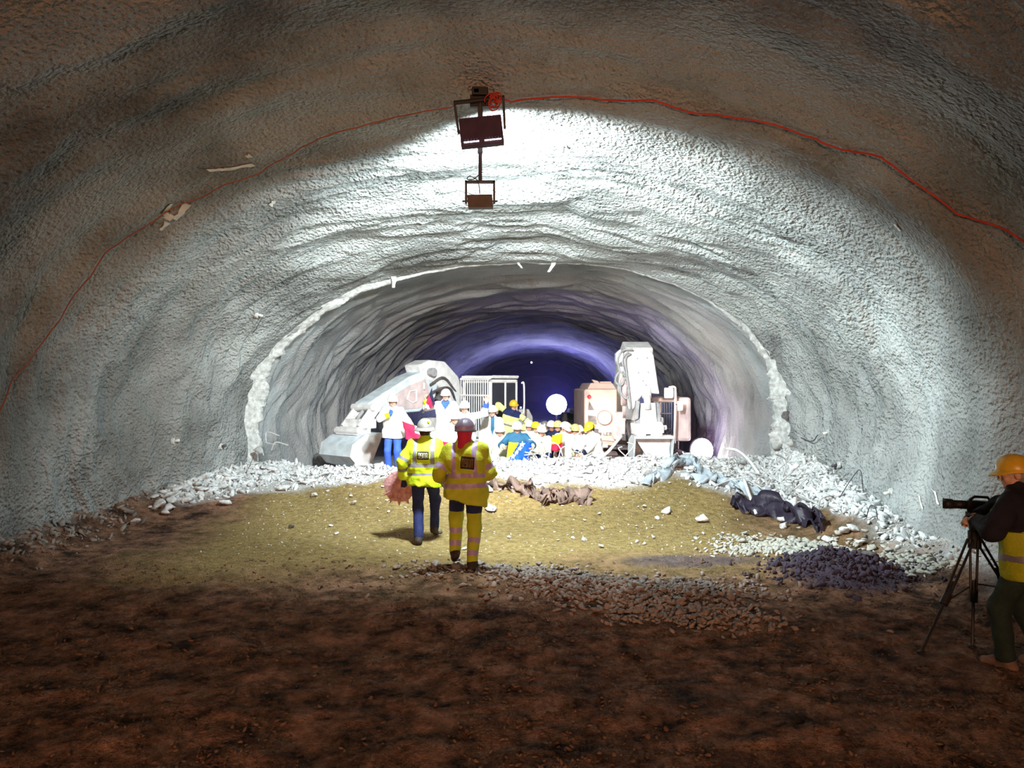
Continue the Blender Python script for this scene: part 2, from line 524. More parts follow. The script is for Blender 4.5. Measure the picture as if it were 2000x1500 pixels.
def look(G, x, y):
    i = min(max(bisect.bisect_right(XL, x) - 1, 0), len(XL) - 2); j = min(max(bisect.bisect_right(YL, y) - 1, 0), len(YL) - 2)
    a = min(max((x - XL[i]) / (XL[i + 1] - XL[i]), 0), 1); b = min(max((y - YL[j]) / (YL[j + 1] - YL[j]), 0), 1)
    return float((G[i, j] * (1 - a) + G[i + 1, j] * a) * (1 - b) + (G[i, j + 1] * (1 - a) + G[i + 1, j + 1] * a) * b)


def gz(x, y): return look(ZG, x, y)


damp = sstep(.35, .9, np.exp(-(((X - 4.05) / .75)**2 + ((Y - 8.9) / .8)**2)) * 1.3 + .5 * nzs)  # heap darkened: shade and purple lamp tint painted into the ground
damp = np.maximum(damp, .7 * sstep(.45, .9, np.exp(-(((X - 2.3) / 1.6)**2 + ((Y - 9.9) / .5)**2)) + .5 * nzs))  # plus a fainter dark patch left of the heap
for nm, arr in (('sand', sand_lit), ('dust', DG), ('damp', damp)):  # damp: painted shade and lamp tint of the heap, plus a dark patch
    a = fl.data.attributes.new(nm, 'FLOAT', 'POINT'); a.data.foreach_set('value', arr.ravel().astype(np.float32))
# ------------------------------------------------------------------ people: surfaces from distance fields
def snets(fn, lo, hi, h):
    lo = np.asarray(lo, np.float32); hi = np.asarray(hi, np.float32)
    ax = [np.arange(lo[i], hi[i] + h, h, dtype=np.float32) for i in range(3)]
    G = np.stack(np.meshgrid(*ax, indexing='ij'), -1)
    v = fn(G).astype(np.float32)
    ins = v < 0
    off = [(0, 0, 0), (1, 0, 0), (0, 1, 0), (1, 1, 0), (0, 0, 1), (1, 0, 1), (0, 1, 1), (1, 1, 1)]
    n = [s - 1 for s in v.shape]

    def sub(A, o): return A[o[0]:o[0] + n[0], o[1]:o[1] + n[1], o[2]:o[2] + n[2]]
    c = sum(sub(ins, o).astype(np.int8) for o in off)
    act = (c > 0) & (c < 8)
    ids = np.full(act.shape, -1, np.int64); ids[act] = np.arange(act.sum())
    cell = np.argwhere(act).astype(np.float32)
    acc = np.zeros_like(cell); cnt = np.zeros(len(cell), np.float32)
    for a in range(8):
        for b in range(a + 1, 8):
            d = np.array(off[b]) - np.array(off[a])
            if np.abs(d).sum() != 1: continue
            va = sub(v, off[a])[act]; vb = sub(v, off[b])[act]
            cr = (va < 0) != (vb < 0)
            t = va[cr] / (va[cr] - vb[cr])
            acc[cr] += np.array(off[a], np.float32) + t[:, None] * d.astype(np.float32)
            cnt[cr] += 1
    V = (cell + acc / np.maximum(cnt, 1)[:, None]) * h + lo
    Q = []
    A = ins[:-1, 1:-1, 1:-1] != ins[1:, 1:-1, 1:-1]
    for axis in range(3):
        sl0 = [slice(1, -1)] * 3; sl1 = [slice(1, -1)] * 3
        sl0[axis] = slice(0, -1); sl1[axis] = slice(1, None)
        cr = ins[tuple(sl0)] != ins[tuple(sl1)]
        ix = np.argwhere(cr)
        if not len(ix): continue
        full = ix + 1; full[:, axis] -= 1
        p, q = [(1, 2), (2, 0), (0, 1)][axis]
        quad = []
        for (dp, dq) in ((-1, -1), (0, -1), (0, 0), (-1, 0)):
            k = full.copy(); k[:, p] += dp; k[:, q] += dq
            quad.append(ids[k[:, 0], k[:, 1], k[:, 2]])
        quad = np.stack(quad, -1)
        flip = ~ins[full[:, 0], full[:, 1], full[:, 2]]
        quad[flip] = quad[flip][:, ::-1]
        Q.append(quad)
    Q = np.concatenate(Q) if Q else np.zeros((0, 4), int)
    return V, Q[(Q >= 0).all(1)]


def cap(p, a, b, ra, rb):
    a = np.asarray(a, np.float32); b = np.asarray(b, np.float32); ba = b - a
    t = np.clip(((p - a) @ ba) / max(float(ba @ ba), 1e-9), 0, 1)
    return np.linalg.norm(p - a - t[..., None] * ba, axis=-1) - (ra + (rb - ra) * t)


def ell(p, c, r):
    q = (p - np.asarray(c, np.float32)) / np.asarray(r, np.float32)
    l = np.linalg.norm(q, axis=-1)
    return (l - 1) * min(r)


def smin(a, b, k):
    h = np.clip(.5 + .5 * (b - a) / k, 0, 1)
    return b + (a - b) * h - k * h * (1 - h)


def union(p, prims, k):
    d = None
    for pr in prims:
        e = cap(p, *pr)
        d = e if d is None else smin(d, e, k)
    return d


# canonical head (origin at head centre, y forward)
def f_head(p):
    d = ell(p, (0, -.015, .03), (.078, .100, .094))
    d = smin(d, ell(p, (0, .03, -.03), (.062, .068, .088)), .03)
    d = smin(d, cap(p, (-.036, .03, -.078), (.036, .03, -.078), .033, .033), .03)
    d = smin(d, cap(p, (0, .066, -.096), (0, .066, -.09), .024, .024), .02)
    d = smin(d, cap(p, (-.036, .082, .016), (.036, .082, .016), .014, .014), .014)
    for s in (-1, 1):
        d = np.maximum(d, -cap(p, (s * .032, .112, -.006), (s * .032, .113, -.006), .022, .022))
        d = smin(d, cap(p, (s * .031, .081, -.006), (s * .031, .0815, -.006), .0135, .0135), .003)
        d = smin(d, cap(p, (s * .045, .072, -.035), (s * .04, .07, -.04), .018, .018), .02)
        d = smin(d, ell(p, (s * .080, -.012, -.012), (.012, .024, .036)), .008)
    d = smin(d, cap(p, (0, .094, .0), (0, .114, -.036), .008, .0145), .012)
    d = smin(d, cap(p, (-.021, .090, -.063), (.021, .090, -.063), .0085, .0085), .007)
    d = smin(d, cap(p, (-.018, .089, -.074), (.018, .089, -.074), .009, .009), .006)
    d = smin(d, cap(p, (0, -.022, -.07), (0, -.035, -.18), .056, .058), .03)
    return d


HV, HQ = snets(f_head, (-.11, -.14, -.20), (.11, .16, .14), .0062)
_c = HV[HQ].mean(1)
HM = np.zeros(len(HQ), int)
for s in (-1, 1):
    HM[np.linalg.norm(_c - np.array([s * .031, .094, -.006]), axis=1) < .0075] = 2
    HM[(np.abs(_c[:, 0] - s * .033) < .02) & (np.abs(_c[:, 2] - .022) < .005) & (_c[:, 1] > .07)] = 3
HM[(np.abs(_c[:, 0]) < .024) & (np.abs(_c[:, 2] + .0685) < .011) & (_c[:, 1] > .088)] = 1


def f_hair(p):
    d = ell(p, (0, -.018, .032), (.086, .108, .102))
    d = smin(d, ell(p, (0, -.05, -.05), (.07, .062, .06)), .03)
    d = np.maximum(d, -(p[..., 2] + .085))
    face = p[..., 1] - (.02 + np.maximum(p[..., 2] - .03, 0) * 1.2)
    return np.maximum(d, np.maximum(face, -ell(p, (0, -.012, .02), (.070, .092, .086))))


AV, AQ = snets(f_hair, (-.11, -.15, -.12), (.11, .12, .15), .008)


def f_hood(p):
    d = ell(p, (0, -.018, .01), (.092, .112, .12))
    d = smin(d, cap(p, (0, -.03, -.08), (0, -.03, -.17), .078, .085), .03)
    return np.maximum(d, np.maximum(p[..., 1] - .065, -ell(p, (0, 0, 0), (.06, .08, .09))))


OV, OQ = snets(f_hood, (-.13, -.17, -.22), (.13, .10, .15), .009)


def hat_mesh(full, ridge=True):
    vs, fs = [], []
    na, nr = 40, 12
    for i in range(nr + 1):
        th = (math.pi / 2) * (1 - i / nr)
        for k in range(na):
            w = 2 * math.pi * k / na
            x, y = .116 * math.cos(w) * math.sin(th), .140 * math.sin(w) * math.sin(th) - .012
            z = .036 + .128 * math.cos(th)**.92 if th < math.pi / 2 else .036
            if ridge: z += .010 * math.exp(-(x / .022)**2) * math.sin(math.pi * min(1, i / nr * 1.05)) + .004 * math.exp(-((abs(x) - .05) / .012)**2) * math.cos(th)
            z -= .028 * max(0, -y / .15)
            vs.append((x, y, z))
    for i in range(nr):
        for k in range(na):
            k2 = (k + 1) % na
            fs.append((i * na + k, i * na + k2, (i + 1) * na + k2, (i + 1) * na + k))
    shell_ = (vs, fs)
    bv, bf = [], []
    rows = [(1.0, .052, 0), (1.0, .036, 0), (1.07, .028, 1), (1.0, .024, 2), (1.0, .033, 2), (1.0, .040, 1), (1.0, .052, 0)]
    for (m, z, e) in rows:
        for k in range(na):
            w = 2 * math.pi * k / na
            front = max(0, math.sin(w))**1.6
            ex = (.042 + .012 * front) if full else (.006 + .055 * front)
            ex *= e / 2
            x, y = (.117 + ex) * math.cos(w), (.141 + ex) * math.sin(w) - .012
            bv.append((x, y, z - .008 - .028 * max(0, min(1, -y / .15)) - .010 * e * (1 if full else front)))
    for i in range(len(rows) - 1):
        for k in range(na):
            k2 = (k + 1) % na
            bf.append((i * na + k, i * na + k2, (i + 1) * na + k2, (i + 1) * na + k))
    return shell_, (bv, bf)


# canonical right hand: wrist at origin, fingers along +Y, palm facing -Z, thumb on -X side
def hand(curl, thumb=.5, h=.0058):
    pr = [((-.018, .015, 0), (-.026, .075, .002), .017, .016), ((0, .01, 0), (-.006, .085, .003), .018, .0155),
          ((.012, .015, 0), (.014, .080, .001), .017, .015), ((.018, .02, -.002), (.031, .070, -.003), .015, .0135)]
    d_f = []
    base = [(-.027, .082, .002), (-.008, .090, .003), (.012, .086, .001), (.030, .075, -.003)]
    ln = [(.042, .026, .020), (.046, .030, .021), (.043, .028, .020), (.033, .021, .018)]
    for k in range(4):
        c = curl * (1 + .12 * k); a = 0; q = np.array(base[k]); sp = (-.10 + .07 * k)
        seq = []
        for j, l in enumerate(ln[k]):
            a += c * (.75, 1.0, .7)[j]
            dv = np.array([math.sin(sp) * math.cos(a), math.cos(a) * math.cos(sp), -math.sin(a)])
            q2 = q + dv * l
            r = (.0092, .0082, .0072)[j] * (1 if k < 3 else .88)
            seq.append((tuple(q), tuple(q2), r, r * .93)); q = q2
        d_f.append(seq)
    t0 = np.array([-.022, .022, -.004]); ta = -.95 + .5 * thumb
    t1 = t0 + np.array([math.sin(ta) * .044, math.cos(ta) * .044, -.016 * thumb * 2])
    t2 = t1 + np.array([math.sin(ta * .55) * .033, math.cos(ta * .55) * .033, -.010 * thumb * 2])
    t3 = t2 + np.array([math.sin(ta * .3) * .026, math.cos(ta * .3) * .026, -.006])

    def fn(p):
        d = union(p, pr, .012)
        for s in d_f:
            d = smin(d, union(p, s, .004), .005)
        d = smin(d, union(p, [(tuple(t0), tuple(t1), .015, .0115), (tuple(t1), tuple(t2), .0108, .0095), (tuple(t2), tuple(t3), .0095, .008)], .005), .008)
        return smin(d, cap(p, (0, -.05, 0), (0, .02, 0), .024, .022), .015)
    return snets(fn, (-.10, -.07, -.13), (.075, .21, .05), h)


HANDS = {'relax': hand(.38, .5), 'grip': hand(1.15, 1.0), 'open': hand(.10, .15), 'fist': hand(1.5, .9)}


def vn(v):
    v = np.asarray(v, float); return v / (np.linalg.norm(v) + 1e-9)


def ik(a, t, l1, l2, pole):
    a, t = np.asarray(a, float), np.asarray(t, float)
    dv = t - a; L = np.linalg.norm(dv)
    Lm = (l1 + l2) * .995
    if L > Lm: t = a + dv / L * Lm; L = Lm
    u = vn(t - a)
    c = (l1 * l1 + L * L - l2 * l2) / (2 * L)
    hh = math.sqrt(max(l1 * l1 - c * c, 0))
    p = np.asarray(pole, float); p = vn(p - u * (p @ u))
    return a + u * c + p * hh, t


def rz(v, deg):
    c, s = math.cos(math.radians(deg)), math.sin(math.radians(deg))
    return np.array([v[0] * c - v[1] * s, v[0] * s + v[1] * c, v[2]])


def person(label, loc, heading, pose, wear, h=.02, group=None, s=1.0):
    """pose: hip, spine, sy (shoulder yaw), hl/hr wrists, el/er elbow poles, fl/fr ankles, kl/kr knee poles, hyaw/hpitch head"""
    g = pose.get
    root = empty('person', loc, math.radians(heading)); root.scale = (s, s, s)
    tag(root, label, 'person', group)
    hip = np.array(g('hip', (0, 0, .92)), float)
    sp = vn(g('spine', (0, .05, 1)))
    r = rz((1, 0, 0), g('sy', 0)); r = vn(r - sp * (r @ sp)); f = np.cross(sp, r)
    hr_ = rz((1, 0, 0), g('hy', 0))
    wa, ch, nb = hip + .17 * sp, hip + .35 * sp, hip + .52 * sp
    hu = vn(.4 * sp + .6 * np.array([0, 0, 1]))
    hx = rz((1, 0, 0), g('hyaw', 0)); hx = vn(hx - hu * (hx @ hu)); hf = np.cross(hu, hx)
    pt = math.radians(g('hpitch', 0))
    hf2 = hf * math.cos(pt) + hu * math.sin(pt); hu2 = hu * math.cos(pt) - hf * math.sin(pt)
    rl = math.radians(g('hroll', 0))
    hx, hu2 = hx * math.cos(rl) - hu2 * math.sin(rl), hu2 * math.cos(rl) + hx * math.sin(rl)
    hc = nb + .05 * sp + .115 * hu + .015 * f
    HMx = np.stack([hx, hf2, hu2], 1)
    sh = {'l': hip + .465 * sp - .175 * r, 'r': hip + .465 * sp + .175 * r}
    hj = {'l': hip - .09 * hr_ - np.array([0, 0, .02]), 'r': hip + .09 * hr_ - np.array([0, 0, .02])}
    EL, WR, KN, AN = {}, {}, {}, {}
    for k, sg in (('l', -1), ('r', 1)):
        wt = np.array(g('h' + k, (sg * .27, .06, hip[2] - .10)), float)
        EL[k], WR[k] = ik(sh[k], wt, .295, .265, g('e' + k, (sg * .5, -1, -.2)))
        at = np.array(g('f' + k, (sg * .11, 0, .09)), float)
        KN[k], AN[k] = ik(hj[k], at, .43, .43, g('k' + k, (sg * .1, 1, 0)))
    bulk = wear.get('bulk', 1.0)
    noff = np.array([hash(label) % 97, 0, 0], np.float32) * 0 + np.float32(len(label) * 1.7)

    def wr(p, a, fq=7.):
        return a * fbm(p[..., 0] * fq + noff[0], p[..., 1] * fq, p[..., 2] * fq * .8, 2)

    # ---- body
    BV, BQ, BM = [], [], []

    def addm(V, Q, m):
        b = sum(len(v) for v in BV); BV.append(V); BQ.append(Q + b); BM.append(np.broadcast_to(np.asarray(m), (len(Q),)))
    core = [(ch - .08 * r, ch + .08 * r, .105, .105), (wa - .05 * r, wa + .05 * r, .10, .10), (hip - .07 * hr_, hip + .07 * hr_, .105, .105), (ch, nb, .10, .06), (nb, hc - .06 * hu, .052, .05)]
    for k in 'lr':
        core += [(nb - .05 * sp, sh[k], .05, .05), (sh[k], EL[k], .045, .036), (EL[k], WR[k], .036, .024), (hj[k], KN[k], .075, .048), (KN[k], AN[k], .046, .032)]
    pts = np.array([c[0] for c in core] + [c[1] for c in core])
    V, Q = snets(lambda p: union(p, core, .03), pts.min(0) - .13, pts.max(0) + .13, max(h, .024))
    addm(V, Q, 0)
    addm(HV @ HMx.T + hc, HQ, HM)
    for k, sg in (('l', -1), ('r', 1)):
        hd = HANDS[g('hand' + k, 'relax')]
        dr = vn(g('d' + k, vn(WR[k] - EL[k])))
        pn = np.array(g('p' + k, (-sg, 0, 0)), float)      # palm normal
        pn = vn(pn - dr * (pn @ dr)); zx = -pn
        xx = np.cross(dr, zx)
        hv = hd[0].copy(); q = hd[1]
        if k == 'l': hv[:, 0] *= -1; q = q[:, ::-1]
        addm(hv @ np.stack([xx, dr, zx], 1).T + WR[k], q, 4 if k == 'l' else 5)
    sk = M[wear.get('skin', 'skin')]
    gl = wear.get('gloves', (None, None))
    mk('body', np.concatenate(BV), np.concatenate(BQ), [sk, M['lip'], M['eye'], M[wear.get('hair', 'hair')], M[gl[0]] if gl[0] else sk, M[gl[1]] if gl[1] else sk],
       root, True, np.concatenate(BM))
    # ---- hair / hood
    if wear.get('hood'):
        mk('hood', OV @ HMx.T + hc, OQ, M[wear['hood']], root, True)
    else:
        mk('hair', AV @ HMx.T + hc, AQ, M[wear.get('hair', 'hair')], root, True)
    # ---- hat
    if wear.get('hat'):
        (sv, sf), (bv, bf) = hat_mesh(wear.get('brim', False))
        tr = lambda vs: np.array(vs) @ HMx.T + hc
        ho = mk('hard_hat', tr(sv), sf, M[wear['hat']], root, True)
        bo = mk('hat_brim', tr(bv), bf, M[wear.get('brimmat', wear['hat'])], ho, True)
        if wear.get('emblem'):
            mb = MB(); mb.ball((.055, -.115, .105), (.022, .016, .022), 10)
            mk('emblem', tr([tuple(v) for v in mb.v]), mb.f, M[wear['emblem']], ho, True)
        if wear.get('band'):
            mb = MB(); n = 40
            for j in range(n):
                w0, w1 = 2 * math.pi * j / n, 2 * math.pi * (j + 1) / n
                a = [(.121 * math.cos(w), .145 * math.sin(w) - .012, z - .028 * max(0, -math.sin(w))) for w, z in ((w0, .036), (w1, .036), (w1, .078), (w0, .078))]
                mb.add(a, [(0, 1, 2, 3)])
            mk('hat_band', tr([tuple(v) for v in mb.v]), mb.f, M[wear['band']], ho, True)
    if wear.get('muffs'):
        mb = MB()
        for sg in (-1, 1): mb.ball((sg * .105, -.01, .0), (.028, .036, .045), 12)
        mb.tube(bez([(sg * .115, -.03, z) for sg, z in ((-1, .02), (-1, .09))]), .008); mb.tube(bez([(.115, -.03, .02), (.115, -.03, .09)]), .008)
        mk('ear_defenders', np.array([tuple(v) for v in mb.v]) @ HMx.T + hc, mb.f, M['blackcloth'], root, True)
    if wear.get('strap'):
        mb = MB(); mb.tube(bez([(-.088, .02, .04), (-.078, .03, -.04), (-.05, .055, -.10), (0, .075, -.125), (.05, .055, -.10), (.078, .03, -.04), (.088, .02, .04)]), .0045, 5)
        mk('chin_strap', np.array([tuple(v) for v in mb.v]) @ HMx.T + hc, mb.f, M['blackcloth'], root)
    if wear.get('glasses'):
        mb = MB()
        for sg in (-1, 1):
            c = np.array([sg * .033, .112, -.006])
            mb.tube([tuple(c + .026 * np.array([math.cos(w), 0, math.sin(w) * .8])) for w in np.linspace(0, 2 * math.pi, 17)], .003, 5)
            mb.tube([(sg * .058, .11, 0), (sg * .088, .0, .002)], .003, 5)
        mk('glasses', np.array([tuple(v) for v in mb.v]) @ HMx.T + hc, mb.f, M['steel'], root)
    # ---- trousers
    leg = {}
    for k in 'lr':
        leg[k] = [(hj[k], KN[k], .102 * bulk, .078 * bulk), (KN[k], AN[k] + .02 * vn(KN[k] - AN[k]), .078 * bulk, .070 * bulk)]
    pel = [(hip - .075 * hr_, hip + .075 * hr_, .120, .120), (wa - .06 * r, wa + .06 * r, .115, .115)]

    def f_tr(p):
        d = None
        for k in 'lr':
            e = union(p, leg[k], .04)
            ax = vn(KN[k] - AN[k])
            e = np.maximum(e, -((p - (AN[k] + ax * wear.get('cuff', -.02))) @ ax.astype(np.float32)))
            d = e if d is None else np.minimum(d, e)
        d = smin(d, union(p, pel, .05), .05)
        return d + wr(p, .014)
    pts = np.array([hip + .15 * hr_, hip - .15 * hr_, wa] + [KN[k] for k in 'lr'] + [AN[k] for k in 'lr'])
    V, Q = snets(f_tr, pts.min(0) - .15, pts.max(0) + .15, h)
    C = V[Q].mean(1); mi = np.zeros(len(Q), int)
    tb = wear.get('trouser_bands')
    if tb or wear.get('knee_up'):
        ts = []
        for k in 'lr':
            ba = AN[k] - KN[k]
            ts.append(((C - KN[k]) @ ba / (ba @ ba), cap(C, KN[k], AN[k], .07, .07)))
        t = np.where(ts[0][1] < ts[1][1], ts[0][0], ts[1][0])
        for lo, hi in tb or (): mi[(t > lo) & (t < hi) & (np.minimum(ts[0][1], ts[1][1]) < .06)] = 1
    if wear.get('top_dark'): mi[C[:, 2] > wear['top_dark']] = 2
    mk('trousers', V, Q, [M[wear['trousers']], M[wear.get('band', 'reflect') if not tb else wear.get('bandmat', 'reflect')], M['navy']], root, True, mi)
    # ---- boots
    for k, sg in (('l', -1), ('r', 1)):
        fd = vn(g('t' + k, rz((sg * .12, 1, 0), 0)))
        a = AN[k]; ax = vn(KN[k] - a)
        fu = vn(ax - fd * (ax @ fd) * .98)
        hl = a - .045 * fu - .045 * fd; to = a - .052 * fu + .165 * fd
        bp = [(a + ax * .14, a, .06, .058), (a, hl, .056, .046), (hl, to, .044, .040), (a, a + .10 * fd - .03 * fu, .052, .042)]
        so = a - .085 * fu

        def f_b(p): return np.maximum(union(p, bp, .025), -((p - so) @ fu.astype(np.float32)))
        pts = np.array([b[0] for b in bp] + [b[1] for b in bp])
        V, Q = snets(f_b, pts.min(0) - .08, pts.max(0) + .08, min(h, .016))
        mk('boot', V, Q, M[wear.get('boots', 'boot')], root, True)
    # ---- jacket
    hem = wear.get('hem', .12)
    tor = [(ch - .095 * r, ch + .095 * r, .142 * bulk, .142 * bulk), (ch - .02 * f - .06 * r, ch - .02 * f + .06 * r, .15 * bulk, .15 * bulk),
           (wa - .085 * r, wa + .085 * r, .138 * bulk, .138 * bulk), (hip - .09 * hr_, hip + .09 * hr_, .150 * bulk, .150 * bulk),
           (ch + .05 * sp, nb - .01 * sp, .13, .07), (nb - .02 * sp, nb + .055 * sp, .078, .074)]
    for k in 'lr': tor.append((nb - .045 * sp, sh[k], .075, .082 * bulk))
    if hem > .05: tor.append((hip - .13 * sp - .085 * hr_, hip - .13 * sp + .085 * hr_, .152 * bulk, .152 * bulk))
    if hem > .13:
        for k in 'lr': tor.append((hj[k], hj[k] + (KN[k] - hj[k]) * min(1, (hem + .1) / .43), .135 * bulk, .125 * bulk))
    arm = {k: [(sh[k], EL[k], .084 * bulk, .070 * bulk), (EL[k], WR[k], .070 * bulk, .056 * bulk)] for k in 'lr'}
    sf_ = sp.astype(np.float32)

    def f_torso(p):
        d = union(p, tor, .05)
        hl = hem + wear.get('hem_slope', 0) * ((p - hip.astype(np.float32)) @ r.astype(np.float32))
        return np.maximum(d, -((p - hip.astype(np.float32)) @ sf_ + hl))

    def f_arm(p, k):
        ax = vn(WR[k] - EL[k]).astype(np.float32)
        e = np.maximum(cap(p, *arm[k][1]), ((p - (WR[k] - ax * wear.get('sleeve', .015))) @ ax))
        return smin(cap(p, *arm[k][0]), e, .03)

    vest_only = wear.get('vest')
    amp = wear.get('wrinkle', .020)

    def f_jk(p):
        d = f_torso(p)
        for k in 'lr': d = smin(d, f_arm(p, k), .016)
        return d + wr(p, amp, 8) - amp * .25
    pts = np.array([nb + .1 * sp, hip - (hem + .02) * sp, hip, ch] + [sh[k] for k in 'lr'] + [EL[k] for k in 'lr'] + [WR[k] for k in 'lr'] + [hj[k] for k in 'lr'])
    lo, hi = pts.min(0) - .22, pts.max(0) + .22
    V, Q = snets(f_jk, lo, hi, h)
    C = V[Q].mean(1); mi = np.zeros(len(Q), int)
    v = (C - hip) @ sp; ux = (C - hip) @ r; fy = (C - hip) @ f
    da = {k: union(C, arm[k], .03) for k in 'lr'}; dt = union(C, tor, .05)
    isarm = (np.minimum(da['l'], da['r']) < dt - .012)
    kk = da['l'] < da['r']
    st = wear.get('bands', ())
    for lo_, hi_ in st: mi[(~isarm) & (v > lo_) & (v < hi_)] = 1
    if wear.get('braces'):
        mi[(~isarm) & (np.abs(np.abs(ux) - .125) < .026) & (v > wear['braces'])] = 1
    for lo_, hi_ in wear.get('arm_bands', ()):
        for k in 'lr':
            al = (C - EL[k]) @ vn(WR[k] - EL[k]); au = (C - sh[k]) @ vn(EL[k] - sh[k])
            tt = np.where(al > 0, .295 + al, np.minimum(au, .295))
            sel = isarm & (kk if k == 'l' else ~kk) & (tt > lo_) & (tt < hi_)
            mi[sel] = 1
    if wear.get('front'):            # open front showing the shirt
        mi[(~isarm) & (fy > .05) & (np.abs(ux) < wear.get('front_w', .05) * np.clip((v - wear.get('front_v', .02)) / .15, 0, 1)) & (v > wear.get('front_v', .02))] = 2
    if wear.get('yoke'):
        mi[(v > wear['yoke']) & ~isarm] = 2
    if wear.get('cuffs'):
        for k in 'lr':
            al = (C - EL[k]) @ vn(WR[k] - EL[k])
            mi[isarm & (kk if k == 'l' else ~kk) & (al > .16)] = 3
    if wear.get('lower'):
        mi[(~isarm) & (v < wear['lower'])] = 4
    jm = [M[wear['jacket']], M[wear.get('bandmat', 'reflect')], M[wear.get('front', wear.get('yoke_mat', 'blue')) if isinstance(wear.get('front', 0), str) else wear.get('yoke_mat', 'blue')], M[wear.get('cuffs') or 'navy'], M[wear.get('lower_mat', 'hiviz')]]
    jk = mk(wear.get('garment', 'jacket'), V, Q, jm, root, True, mi)

    if vest_only:
        vt = [(a, b, ra + .015, rb + .015) for i_, (a, b, ra, rb) in enumerate(tor) if i_ != 5]

        def f_v(p):
            d = union(p, vt, .05) + wr(p, amp, 8) - amp * .25
            q = p - hip.astype(np.float32)
            d = np.maximum(d, -(q @ sf_ + wear.get('vest_hem', .14)))
            d = np.maximum(d, (q @ sf_) - .50)
            u_ = np.abs(q @ r.astype(np.float32)); vv_ = q @ sf_
            return np.maximum(d, u_ - np.where(vv_ > .24, .165, .40))
        V, Q = snets(f_v, lo, hi, h)
        C = V[Q].mean(1); mi = np.zeros(len(Q), int); v = (C - hip) @ sp; ux = (C - hip) @ r
        for lo_, hi_ in wear.get('vest_bands', ()): mi[(v > lo_) & (v < hi_)] = 1
        if wear.get('vest_back'): mi[(np.abs(ux) < .10) & (v > .25) & (((C - hip) @ f) < 0) & (v < .45)] = 2
        mk('vest', V, Q, [M[vest_only], M['reflect'], M['blackcloth']], root, True, mi)

    # ---- patch with lettering on the back
    if wear.get('patch'):
        gm, cx, cv, wdt, hgt, tilt = wear['patch']

        def proj(u_, v_, lift):
            ct, st_ = math.cos(tilt), math.sin(tilt)
            uu = cx + u_ * ct - v_ * st_; vv = cv + u_ * st_ + v_ * ct
            q = hip + uu * r + vv * sp - .5 * f
            for _ in range(40):
                dd = float(f_jk(q[None, None, None].astype(np.float32))[0, 0, 0])
                if dd < .001: break
                q = q + f * dd * .7
            return q - f * lift
        n = 10
        gp = [[proj(-wdt / 2 + wdt * i / n, -hgt / 2 + hgt * j / n, .004) for j in range(n + 1)] for i in range(n + 1)]
        vs = [p for row in gp for p in row]
        fs = [(i * (n + 1) + j, i * (n + 1) + j + 1, (i + 1) * (n + 1) + j + 1, (i + 1) * (n + 1) + j) for i in range(n) for j in range(n)]
        po = mk('back_patch', vs, [q[::-1] for q in fs], M['patch'], root, True)
        cw = wdt * .84 / 4
        glv, glf = [], []

        def stroke(u0, v0, u1, v1):
            b = len(glv); m_ = 4
            for i in range(m_ + 1):
                for (uu, vv) in ((u0, v0 + (v1 - v0) * i / m_), (u1, v0 + (v1 - v0) * i / m_)):
                    glv.append(proj(uu, vv, .008))
            for i in range(m_): glf.append((b + 2 * i, b + 2 * i + 2, b + 2 * i + 3, b + 2 * i + 1))
        for c in range(4):
            u0 = -wdt * .42 + c * cw + cw * .1; u1 = u0 + cw * .8; w_ = cw * .24; hh = hgt * .33
            stroke(u0, -hh if c != 1 else -.01, u0 + w_, hh); stroke(u1 - w_, -hh, u1, hh); stroke(u0, hh - w_, u1, hh)
            if c in (0, 1): stroke(u0, -hh, u1, -hh + w_)
            if c == 1 and False: pass
            if c in (1, 3): stroke(u0, -.01, u1, -.01 + w_)
        mk('lettering', glv, glf, M[gm], po)
    return root, {'WR': WR, 'hc': hc, 'nb': nb, 'f': f, 'r': r, 'sp': sp, 'hip': hip}


def at(px, d, z=None):
    x = (px - 1000) / F * d
    return Vector((x, d, gz(x, d) if z is None else z))


def onfoot(px, d, top_y, height=1.79):
    """base point of a standing figure whose helmet top is seen at row top_y"""
    z = CZ - (top_y - 750) / F * d - height
    return Vector(((px - 1000) / F * d, d, z))


# ------------------------------------------------------------------ the two workers walking away
lw = at(829, 11.07)
person('worker in bright lime jacket and dark blue jeans walking away carrying a pink disc', lw, 0,
       dict(hip=(0, 0, .93), spine=(.01, .03, 1), hl=(-.29, .02, .90), el=(-.6, -.6, 0), dl=(.0, .05, -1), pl=(0, 1, 0), handl='grip',
            hr=(.24, .16, .96), er=(.5, -1, 0), fl=(-.07, -.10, .09), fr=(.11, .30, .16), kl=(-.1, 1, 0), kr=(.15, 1, 0),
            tr=(.1, .93, -.35), tl=(-.1, 1, 0), hpitch=-4),
       dict(jacket='hiviz', trousers='navy_b', hat='hat_grey', brim=True, emblem='hat_lemon', bandmat='reflect', bands=((.035, .075), (.155, .20)), braces=.19,
            arm_bands=((.22, .27), (.36, .41)), hem=.11, boots='boot', gloves=('navy', 'navy'), hair='hair', skin='skin_d', cuff=-.04,
            patch=('glyph', -.005, .325, .165, .115, 0), wrinkle=.030, sleeve=.03, bulk=.98), h=.012, s=1.045)

